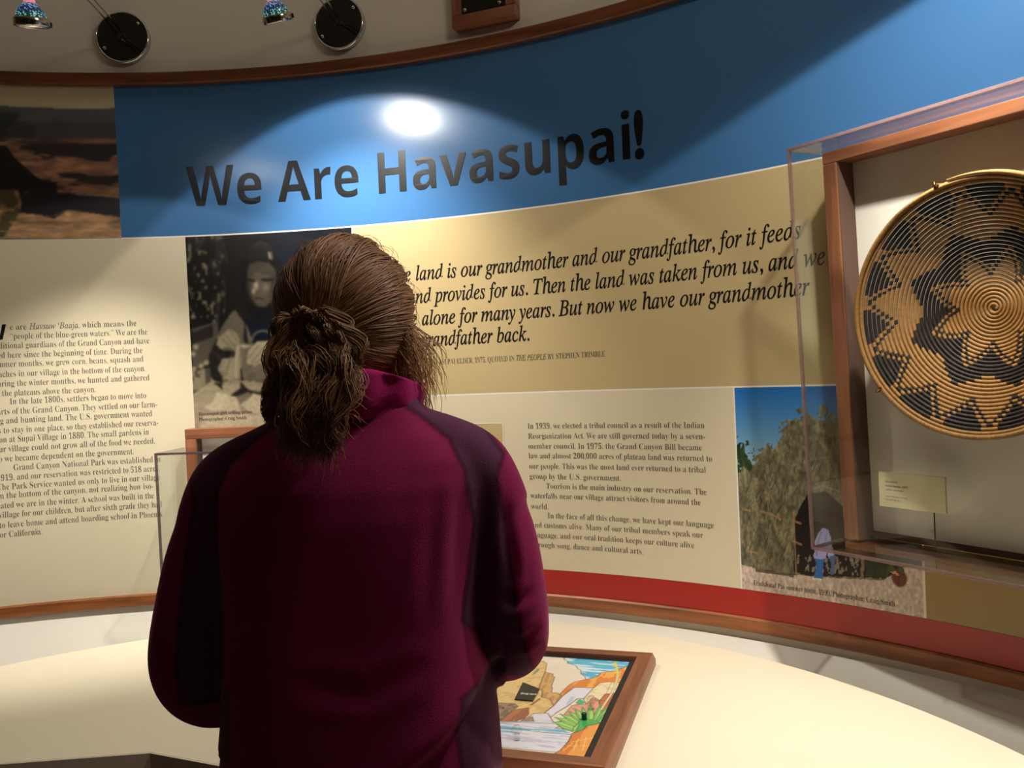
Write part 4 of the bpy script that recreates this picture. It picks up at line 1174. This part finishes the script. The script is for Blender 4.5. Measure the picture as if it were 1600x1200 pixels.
for sg in (-1, 1):
    bd.tube([HC + Vector((sg * .070, -.004, .02)), HC + Vector((sg * .080, -.014, .012)), HC + Vector((sg * .078, -.006, -.022)), HC + Vector((sg * .068, .006, -.034))], [.008, .010, .009, .006], 12)
bd.tube([HC + Vector((-.022, .088, -.062)), HC + Vector((0, .094, -.060)), HC + Vector((.022, .088, -.062))], [.004, .0075, .004], 12)
SHL, ELL, WRL = Vector((-.375, 1.165, Z(-.155))), Vector((-.468, 1.165, Z(-.405))), Vector((-.335, 1.385, Z(-.50)))
SHR, ELR, WRR = Vector((-.080, 1.165, Z(-.155))), Vector((-.012, 1.165, Z(-.372))), Vector((-.105, 1.40, Z(-.475)))
for (S_, E_, W_) in ((SHL, ELL, WRL), (SHR, ELR, WRR)):
    P_, R_r = smooth_path([Vector((PX, PY, Z(-.11))).lerp(S_, .55), S_, S_.lerp(E_, .5), E_, E_.lerp(W_, .35), W_], [.045, .032, .032, .030, .031, .024], 6)
    bd.tube(P_, R_r, 20)
def hand(W_, fwd, side, curl, up):
    """palm, four bent fingers of different lengths, thumb from the side of the palm"""
    fwd = fwd.normalized(); up = (up - fwd * up.dot(fwd)).normalized(); lat = fwd.cross(up).normalized() * side
    pal = W_ + fwd * .012
    bd.loft([[W_ + lat * (cos(t) * .024) + up * (sin(t) * .017) for t in [2 * pi * k / 20 for k in range(20)]],
             [W_ + fwd * .04 + lat * (cos(t) * .036) + up * (sin(t) * .014) for t in [2 * pi * k / 20 for k in range(20)]],
             [W_ + fwd * .085 + lat * (cos(t) * .040) + up * (sin(t) * .012 - .003) for t in [2 * pi * k / 20 for k in range(20)]],
             [W_ + fwd * .097 + lat * (cos(t) * .034) + up * (sin(t) * .008 - .004) for t in [2 * pi * k / 20 for k in range(20)]]])
    for i, (off, ln) in enumerate(((.030, .070), (.0105, .080), (-.009, .074), (-.028, .058))):
        p0 = W_ + fwd * .082 + lat * off; d = fwd + lat * off * 2.2; d.normalize()
        pts = [p0]; a = .18
        for k, seg in enumerate((.44, .32, .26)):
            a += curl * (.9 + .15 * i)
            pts.append(pts[-1] + (d * cos(a) - up * sin(a)) * ln * seg)
        P2, R2 = smooth_path(pts, [.0098, .0090, .0082, .0068], 4); bd.tube(P2, R2, 12)
    t0 = W_ + fwd * .030 + lat * .026
    pts = [t0, t0 + fwd * .028 + lat * .022 - up * .008, t0 + fwd * .056 + lat * .026 - up * .020, t0 + fwd * .076 + lat * .018 - up * .030]
    P2, R2 = smooth_path(pts, [.013, .0115, .0100, .0078], 4); bd.tube(P2, R2, 12)
hand(WRL, Vector((.62, .62, -.30)), 1, .42, Vector((0, .2, 1)))
hand(WRR, Vector((-.52, .70, -.38)), -1, .42, Vector((0, .2, 1)))
HIPL, HIPR = Vector((-.325, 1.155, Z(-.64))), Vector((-.145, 1.155, Z(-.64)))
for sx, Hh in ((-.345, HIPL), (-.125, HIPR)):
    P_, R_r = smooth_path([Hh, (sx + .01, 1.16, Z(-.92)), (sx, 1.15, Z(-1.10)), (sx, 1.12, Z(-1.36))], [.085, .066, .052, .040], 6)
    bd.tube(P_, R_r, 20)
    bd.tube([(sx, 1.09, Z(-1.405)), (sx, 1.16, Z(-1.41)), (sx + (.02 if sx > PX else -.02), 1.28, Z(-1.425))], [.036, .036, .022], 16)
body = local(remeshed(bd, 'body', .0048, 3, M_skin, per))
for sg in (-1, 1):
    q = HC + Vector((sg * .029, .0745, .0)) - OFF
    ey_ = MB().lathe([(.001, -.011), (.008, -.008), (.011, 0), (.008, .008), (.001, .011)], 16, Matrix.Translation(q)).build('eye', mat('eye_white', (222, 216, 208), .3), per, True)
    MB().lathe([(.0045, .0092), (.0042, .0104), (.002, .0114)], 14, Matrix.Translation(q) @ Matrix.Rotation(-pi / 2, 4, 'X')).build('iris', mat('iris_brown', (52, 34, 24), .2), ey_, True)
# ---- trousers and shoes
tr = MB()
M_denim = mat('dark_denim', (38, 42, 58), .85, .2, bump=.3, bscale=700, sheen=.2)
tr.loft([ring(PX, PY - .005, Z(-.79), .17, .115), ring(PX, PY - .005, Z(-.70), .185, .122), ring(PX, PY, Z(-.60), .178, .116)])
for sx, Hh in ((-.345, HIPL), (-.125, HIPR)):
    P_, R_r = smooth_path([Vector((Hh.x, Hh.y, Z(-.72))), (sx + .008, 1.16, Z(-.95)), (sx, 1.15, Z(-1.12)), (sx, 1.13, Z(-1.385))], [.096, .084, .074, .066], 8)
    tr.tube(P_, R_r, 24)
local(remeshed(tr, 'trousers', .010, 3, M_denim, per))
M_shoe = mat('dark_shoe', (36, 32, 30), .6)
for sx in (-.345, -.125):
    sh = MB(); o_ = .018 if sx > PX else -.018
    def sr(y, zc, a, h, dx=0.0): return [Vector((sx + dx + a * cos(t), y, max(zc + h * sin(t), Z(-1.45) + .0))) for t in [2 * pi * k / 24 for k in range(24)]]
    sh.loft([sr(1.045, Z(-1.40), .020, .03), sr(1.06, Z(-1.392), .038, .058), sr(1.11, Z(-1.385), .044, .065), sr(1.18, Z(-1.40), .046, .05, o_ * .4), sr(1.25, Z(-1.415), .048, .035, o_ * .8), sr(1.30, Z(-1.425), .040, .025, o_), sr(1.325, Z(-1.43), .018, .018, o_)])
    local(sh.build('shoe', M_shoe, per, True))
# ---- fleece jacket
jk = MB()
TR_ = [(-.700, -.243, .190, .126, 2.5), (-.62, -.240, .196, .132, 2.5), (-.54, -.237, .194, .134, 2.5), (-.47, -.235, .190, .136, 2.5), (-.40, -.238, .180, .134, 2.5), (-.33, -.238, .176, .130, 2.5), (-.25, -.236, .180, .128, 2.5),
       (-.19, -.233, .184, .124, 2.5), (-.150, -.230, .190, .114, 2.5), (-.118, -.226, .182, .100, 2.4), (-.092, -.222, .150, .086, 2.3), (-.070, -.217, .110, .074, 2.2), (-.046, -.210, .082, .066, 2.1), (-.02, -.205, .068, .060, 2.0)]
jk.loft([ring(cx, PY - .004, Z(z), a, b, 56, ex) for (z, cx, a, b, ex) in TR_])
sl_l = smooth_path([(-.33, 1.168, Z(-.120)), (-.392, 1.168, Z(-.150)), (-.432, 1.166, Z(-.225)), (-.452, 1.164, Z(-.31)), (-.464, 1.166, Z(-.395)), (-.452, 1.21, Z(-.442)), (-.418, 1.28, Z(-.462)), (-.372, 1.345, Z(-.482)), (-.340, 1.382, Z(-.495))], [.045, .058, .057, .059, .061, .064, .058, .048, .036], 7)
sl_r = smooth_path([(-.125, 1.168, Z(-.110)), (-.065, 1.168, Z(-.150)), (-.032, 1.166, Z(-.215)), (-.016, 1.164, Z(-.29)), (-.012, 1.166, Z(-.358)), (-.022, 1.215, Z(-.404)), (-.048, 1.29, Z(-.430)), (-.084, 1.36, Z(-.458)), (-.104, 1.398, Z(-.472))], [.045, .056, .052, .052, .053, .057, .052, .044, .035], 7)
jk.tube(*sl_l, 30); jk.tube(*sl_r, 30)
for P_ in ([(-.28, 1.166, Z(-.088)), (-.345, 1.166, Z(-.116)), (-.402, 1.166, Z(-.146)), (-.432, 1.166, Z(-.205))], [(-.150, 1.166, Z(-.094)), (-.100, 1.166, Z(-.116)), (-.058, 1.166, Z(-.142)), (-.030, 1.166, Z(-.200))]):
    a_, b_r = smooth_path(P_, [.050, .054, .056, .052], 6); jk.tube(a_, b_r, 30)
M_fleece = mat('fleece', (160, 60, 110), .95, .1, bump=.3, bscale=420, col_attr=True, sheen=.35)
jacket = remeshed(jk, 'jacket', .0052, 16, M_fleece, per)
me = jacket.data
n = len(me.vertices)
co = np.empty(n * 3); me.vertices.foreach_get('co', co); co = co.reshape(-1, 3)
nr = np.empty(n * 3); me.vertices.foreach_get('normal', nr); nr = nr.reshape(-1, 3)
X, Y, Zc = co[:, 0], co[:, 1], co[:, 2] - EYE
back = np.clip((PY + .05 - Y) / .08, 0, 1)
def pdist(P, along=False):
    d = np.full(n, 9.0); al = np.zeros(n)
    for i in range(len(P) - 1):
        (x0, y0), (x1, y1) = P[i], P[i + 1]; dx, dy = x1 - x0, y1 - y0
        t = np.clip(((X - x0) * dx + (Zc - y0) * dy) / (dx * dx + dy * dy), 0, 1)
        dd = np.hypot(X - x0 - t * dx, Zc - y0 - t * dy)
        al = np.where(dd < d, (i + t) / (len(P) - 1), al); d = np.minimum(d, dd)
    return (d, al) if along else d
def pin(P):
    m = np.zeros(n, bool)
    for i in range(len(P)):
        (x0, y0), (x1, y1) = P[i], P[i - 1]
        if y0 == y1: continue
        m ^= ((y0 > Zc) != (y1 > Zc)) & (X < (x1 - x0) * (Zc - y0) / (y1 - y0) + x0)
    return m
disp = (noise3(co, (7, 7, 3.2), 81) - .5) * .012 + (noise3(co, (16, 16, 7), 82) - .5) * .005
def crease(P, depth, w): 
    global disp
    d, al = pdist(P, True); depth = depth * np.sin(pi * al) ** .8; disp = disp - depth * np.exp(-(d / w) ** 2) * back + depth * .55 * np.exp(-((d - 2 * w) / w) ** 2) * back
crease([(-.068, -.135), (-.080, -.22), (-.092, -.33)], .0035, .010)
crease([(-.100, -.14), (-.112, -.24), (-.125, -.32)], .002, .012)
crease([(-.345, -.20), (-.335, -.31)], .003, .014)
crease([(-.040, -.14), (-.045, -.22), (-.052, -.30)], .005, .009)
crease([(-.02, -.16), (-.012, -.26), (-.02, -.33)], .004, .008)
crease([(.02, -.30), (-.005, -.315), (-.03, -.31)], .004, .008)
crease([(.03, -.355), (0, -.372), (-.035, -.362)], .004, .008)
crease([(-.30, -.38), (-.20, -.40), (-.12, -.37)], .003, .014)
# waist overhang, lower right
ov = pdist([(-.035, -.395), (-.072, -.440), (-.115, -.478), (-.178, -.520), (-.26, -.545), (-.40, -.50)])
above = Zc > np.interp(X, [-.42, -.26, -.178, -.115, -.072, -.035], [-.50, -.545, -.520, -.478, -.440, -.395])
tor = (X > -.43) & (X < -.03)
wgt = np.clip((X + .34) / .16, .25, 1)
sd = np.where(above, ov, -ov)
disp = disp + tor * .011 * np.tanh(sd / .010) * np.exp(-(ov / .034) ** 2) * wgt * back
disp = disp + tor * .008 * (.5 - .5 * np.tanh((sd + .01) / .012)) * np.exp(-((X + .05) / .03) ** 2)
co2 = co + nr * disp[:, None]
me.vertices.foreach_set('co', co2.ravel())
# colour blocks: magenta body, plum shoulders, side panels and sleeve backs
MAG, PLUM = np.array((156, 42, 96.)), np.array((104, 60, 90.))
yokeR = [(-.150, -.015), (-.146, -.046), (-.088, -.091), (-.067, -.132), (-.061, -.20), (-.070, -.275), (-.080, -.33), (-.060, -.36), (-.045, -.42), (.02, -.45), (-.002, -.36), (-.012, -.27), (-.018, -.20), (-.026, -.145), (-.014, -.116), (-.052, -.068), (-.124, -.030)]
yokeL = [(-.300, -.015), (-.306, -.046), (-.350, -.078), (-.384, -.108), (-.402, -.150), (-.406, -.22), (-.398, -.32), (-.410, -.44), (-.47, -.44), (-.462, -.33), (-.45, -.23), (-.437, -.16), (-.455, -.115), (-.40, -.068), (-.31, -.03)]
sideR = [(-.088, -.425), (-.086, -.56), (-.09, -.72), (-.02, -.72), (-.03, -.40)]
sideL = [(-.39, -.40), (-.39, -.72), (-.45, -.72), (-.42, -.40)]
mask = np.zeros(n)
isback = Y < PY + .06
for P_ in (yokeR, yokeL, sideR, sideL):
    m = pin(P_); mask = np.maximum(mask, m.astype(float))
mask = np.where(isback | (Zc > -.12), mask, np.where((np.abs(X - PX) > .13) & (Zc < -.2), 0, mask))
colr = MAG * (1 - mask[:, None]) + PLUM * mask[:, None]
seam = np.full(n, 9.0)
for P_ in (yokeR, yokeL, sideR): seam = np.minimum(seam, pdist(P_ + [P_[0]]))
colr = colr * (1 - .35 * np.exp(-(seam / .003) ** 2))[:, None]
c = np.clip(colr, 0, 255) / 255; c = np.where(c <= .04045, c / 12.92, ((c + .055) / 1.055) ** 2.4)
ca = me.color_attributes.new('Col', 'FLOAT_COLOR', 'POINT'); ca.data.foreach_set('color', np.c_[c, np.ones(n)].astype(np.float32).ravel())
me.update(); local(jacket)
# standing collar, folded over at the top
cl = MB()
rings_c = []
NC = 72
def col_pt(t, r, z, lean=0.0):
    # t=0 at the right side, pi/2 at the front, 3pi/2 at the back
    a, b = .069 + r, .068 + r
    rip = .004 * sin(3 * t + 1) + .003 * sin(7 * t)
    return Vector((-.200 + (a + rip) * cos(t), 1.160 + (b + rip) * sin(t), z))
def top_z(t): return Z(.006) + .010 * sin(t - 2.2) * .6 - .014 * max(0, cos(t)) ** 2
prof_c = [(-.004, -.058, 0), (.000, -.040, 0), (.004, -.026, 0), (.002, 0, .55), (.003, 0, .80), (.001, 0, .95), (-.004, 0, 1.0), (-.009, 0, .97), (-.012, 0, .85), (-.012, 0, .4), (-.012, -.05, 0)]
for (r, zz, k) in prof_c:
    rg = []
    for i in range(NC):
        t = 2 * pi * i / NC
        z = Z(zz) if k == 0 else Z(-.026) + (top_z(t) - Z(-.026)) * k
        wr_ = .006 * math.exp(-((t - 5.35) / .22) ** 2) * (1 if 0 < k < .95 else 0)
        rg.append(col_pt(t, r - wr_, z))
    rings_c.append(rg)
cl.loft(rings_c, cap=False)
n0 = len(rings_c[0]); Ff = [[(len(rings_c) - 1) * n0 + i, (len(rings_c) - 1) * n0 + (i + 1) % n0, (i + 1) % n0, i] for i in range(n0)]
cl.F += Ff
M_collar = mat('collar_fleece', (176, 36, 108), .95, .1, bump=.3, bscale=420, sheen=.35)
local(cl.build('collar', M_collar, per, True))
# ---- hair
M_hair = mat('brown_hair', (92, 62, 42), .42, .5, col_attr=True)
hc, hr = Vector((-.231, 1.185, Z(.090))), Vector((.0935, .112, .1045))
def dirpt(d, off=0.0):
    d = d.normalized()
    return Vector((hc.x + d.x * (hr.x + off), hc.y + d.y * (hr.y + off), hc.z + d.z * (hr.z + off)))
hairV, hairF, hairC = [], [], []
def strand(pts, r0, r1, col, sides=4):
    n0 = len(hairV); m = len(pts)
    up = Vector((0, 0, 1))
    c = np.array(lin(np.clip(col, 0, 255)))
    for i, p_ in enumerate(pts):
        d = (pts[min(i + 1, m - 1)] - pts[max(i - 1, 0)]).normalized()
        a = d.cross(up if abs(d.z) < .95 else Vector((1, 0, 0))).normalized(); b = a.cross(d)
        rr = (r0 + (r1 - r0) * i / (m - 1)) * (1 if 0 < i < m - 1 else .3)
        for k in range(sides):
            t = 2 * pi * k / sides
            hairV.append(p_ + a * (cos(t) * rr) + b * (sin(t) * rr)); hairC.append((*c, 1))
    for i in range(m - 1):
        for k in range(sides):
            hairF.append((n0 + i * sides + k, n0 + i * sides + (k + 1) % sides, n0 + (i + 1) * sides + (k + 1) % sides, n0 + (i + 1) * sides + k))
def brown(light=0.0):
    t = random.random()
    base = np.array((120, 84, 58.)) * (1 - t) + np.array((176, 130, 92.)) * t
    return base * (1 - light) + np.array((200, 156, 110.)) * light
TIE = Vector((-.254, 1.068, Z(.052)))
tied = Vector(((TIE.x - hc.x) / hr.x, (TIE.y - hc.y) / hr.y, (TIE.z - hc.z) / hr.z)).normalized()
def slerp(a, b, t):
    w = math.acos(max(-1, min(1, a.dot(b))))
    if w < 1e-4: return a.copy()
    return (a * sin((1 - t) * w) + b * sin(t * w)) / sin(w)
# cap under the strands
cap = MB(); rows_, nn_ = 26, 48
Vc = []
for i in range(rows_ + 1):
    ph = pi * i / rows_
    for k in range(nn_):
        th_ = 2 * pi * k / nn_
        d = Vector((sin(ph) * cos(th_), sin(ph) * sin(th_), cos(ph)))
        sc_z = -.88 if d.z < -.88 else d.z
        Vc.append(dirpt(d, -.004))
Fc = [(i * nn_ + k, i * nn_ + (k + 1) % nn_, (i + 1) * nn_ + (k + 1) % nn_, (i + 1) * nn_ + k) for i in range(rows_) for k in range(nn_)]
Fc = [f for f in Fc if not (max(Vc[j].y for j in f) > hc.y + .055 and min(Vc[j].z for j in f) < hc.z + .045)]
for v in Vc: hairV.append(v); hairC.append((*lin((84, 58, 42)), 1))
hairF += Fc
cnt = 0
while cnt < 3400:
    d = Vector((random.gauss(0, 1), random.gauss(0, 1), random.gauss(0, 1))).normalized()
    # roots along the hairline in front, the crown and the right side
    if not (d.y > .25 and d.z > -.15 or d.z > .55 or (d.x > .6 and d.z > -.6 and d.y > -.3) or (d.x < -.6 and d.y > -.1 and d.z > -.6) or (d.z < -.5 and d.y < .3 and random.random() < .5)): continue
    if d.y > .5 and d.z < .35: continue
    cnt += 1
    ck = cnt // 24
    if cnt % 24 == 1 or cnt == 1: clump_d = d.copy(); clump_c = random.random() * .35 * (random.random() < .5); clump_e = Vector((random.gauss(0, .06), random.gauss(0, .05), random.gauss(0, .06))); clump_o = random.uniform(-.002, .005); clump_b = random.gauss(0, .05)
    d = (clump_d + Vector((random.gauss(0, .05), random.gauss(0, .05), random.gauss(0, .05)))).normalized()
    e = (tied + clump_e + Vector((random.gauss(0, .03), random.gauss(0, .03), random.gauss(0, .03)))).normalized()
    off0 = clump_o + random.uniform(-.002, .002); ph1, ph2 = random.uniform(0, 6.3), random.uniform(0, 6.3)
    if abs(d.dot(e)) > .985: continue
    side = d.cross(e).normalized()
    bow = clump_b + random.gauss(0, .015) + (-.16 if d.x > .1 else .08)
    pts = []
    m = 20
    for i in range(m + 1):
        t = i / m
        q = slerp(d, e, t) + side * (bow * sin(pi * t))
        off = off0 + .0016 * sin(7 * t + ph1) + .004 * (t > .9) * (t - .9) * 10
        pp = dirpt(q, off); pts.append(pp)
    strand(pts, random.uniform(.0006, .0013), random.uniform(.0005, .0010), brown(clump_c))
# core of bun and pony tail
def core(P, R):
    n0 = len(hairV); mb = MB(); a, b = smooth_path(P, R, 6); mb.tube(a, b, 16)
    for v in mb.V: hairV.append(v + Vector((random.gauss(0, .0015),) * 3)); hairC.append((*lin((70, 48, 36)), 1))
    for f in mb.F: hairF.append(tuple(i + n0 for i in f))
core([TIE + Vector((.005, .02, .006)), TIE + Vector((.004, -.014, -.002)), Vector((-.245, 1.056, Z(.012))), Vector((-.244, 1.042, Z(-.016))), Vector((-.246, 1.034, Z(-.036))), Vector((-.248, 1.030, Z(-.050)))], [.010, .012, .016, .014, .010, .003])
for i in range(2600):
    if i % 36 == 0: ca_, cr_, cwv, cwp, cl_, ck_, cend = random.uniform(0, 2 * pi), math.sqrt(random.random()) * 1.05, random.uniform(.003, .009), random.uniform(0, 6.3), .35 * (random.random() < .35), random.random(), random.gauss(0, .012)
    k = ck_
    jx, jy = cos(ca_) * cr_ + random.gauss(0, .10), sin(ca_) * cr_ + random.gauss(0, .12)
    wv, wp_ = cwv * random.uniform(.8, 1.2), cwp + random.gauss(0, .25)
    ctrl = [TIE + Vector((jx * .014 + .006, .012 + jy * .01, jy * .012)), TIE + Vector((jx * .034 - .002, -.016 - abs(jy) * .010, .006 + jy * .026)),
            Vector((-.242 + jx * .046, 1.036 + jy * .026, Z(.012 + random.gauss(0, .009)))), Vector((-.242 + jx * .045, 1.020 + jy * .022, Z(-.028 + random.gauss(0, .007)))),
            Vector((-.246 + jx * .034, 1.014 + jy * .016, Z(-.056 + random.gauss(0, .007)))), Vector((-.249 + jx * .030 + random.gauss(0, .008), 1.016 + jy * .012, Z(-.072 + random.gauss(0, .012))))]
    if k < .22:                                          # loops of the messy bun
        ctrl = [TIE + Vector((jx * .012 + .02, .008, jy * .01)), TIE + Vector((.02 + jx * .02, -.030, .016 + jy * .016)), TIE + Vector((.046 + jx * .018, -.030 + jy * .008, -.004 + jy * .02)), TIE + Vector((.046 + jx * .018, -.032, -.034 + jy * .02)), TIE + Vector((.020 + jx * .02, -.046, -.058 + jy * .015))]
    elif k < .38:
        ctrl = [TIE + Vector((jx * .01, .01, .006)), TIE + Vector((-.022 + jx * .01, -.018, .016 + jy * .014)), TIE + Vector((-.034 + jx * .014, -.024, -.018 + jy * .02)), TIE + Vector((-.038 + jx * .018, -.036, -.056 + jy * .02)), TIE + Vector((-.030 + jx * .03, -.044, -.092 + jy * .02))]
    P_, _ = smooth_path(ctrl, [1] * len(ctrl), 6)
    P_ = [q + Vector((wv * sin(wp_ + j * .62), wv * .7 * cos(wp_ + j * .55), cend * max(0, j - 20) / 10)) * min(1, j / 8) for j, q in enumerate(P_)]
    strand(P_, random.uniform(.0007, .0012), .0004, brown(cl_) * .95)
# loose hair on the right side of the face and flyaways
for i in range(420):
    z0 = random.uniform(.01, .075); y0 = random.uniform(1.15, 1.235)
    x0 = -.231 + .092 * math.sqrt(max(.05, 1 - ((z0 - .09) / .105) ** 2 - ((y0 - 1.185) / .115) ** 2 * .8))
    le = random.uniform(.04, .120); sp = random.uniform(-.006, .036) if random.random() < .85 else random.uniform(.03, .055)
    wv, ph1 = random.uniform(.001, .005), random.uniform(0, 6.3)
    pts = []
    for j in range(15):
        t = j / 14
        pts.append(Vector((x0 - .004 + sp * sin(min(1, t * 1.3) * pi / 2) + wv * sin(ph1 + 7 * t) * t, y0 + wv * cos(ph1 + 6 * t) * t - .004 * t, Z(z0) - le * t)))
    strand(pts, random.uniform(.0005, .0011), .0003, brown(.8), 3)  # paler brown imitates light shining through these strands
for i in range(110):
    a = random.uniform(-.3, 3.4); d = Vector((cos(a), random.uniform(-.6, .5), sin(a) + .12)).normalized()
    q = dirpt(d, .001); t_ = Vector((random.gauss(0, 1), random.gauss(0, .6), random.gauss(0, 1))); t_ = (t_ - d * t_.dot(d)).normalized()
    ln = random.uniform(.015, .045); lift = random.uniform(.003, .012)
    strand([q + t_ * ln * (j / 8) + d * lift * sin(pi * j / 9) for j in range(9)], .0004, .0002, brown(.5), 3)
for i in range(60):                                      # frizz round the pony tail
    a = random.uniform(0, 2 * pi); q = Vector((-.245 + .050 * cos(a), 1.024, Z(-.022 + .05 * sin(a)))); d = Vector((cos(a), random.gauss(0, .3), sin(a) - .4)).normalized()
    strand([q + d * .022 * (j / 7) + Vector((.004 * sin(j + i), 0, .003 * cos(j * 1.3 + i))) for j in range(8)], .0005, .0002, brown(.4), 3)
hair = mesh('hair', [v - OFF for v in hairV], hairF, M_hair, per, smooth=True, cols=hairC)
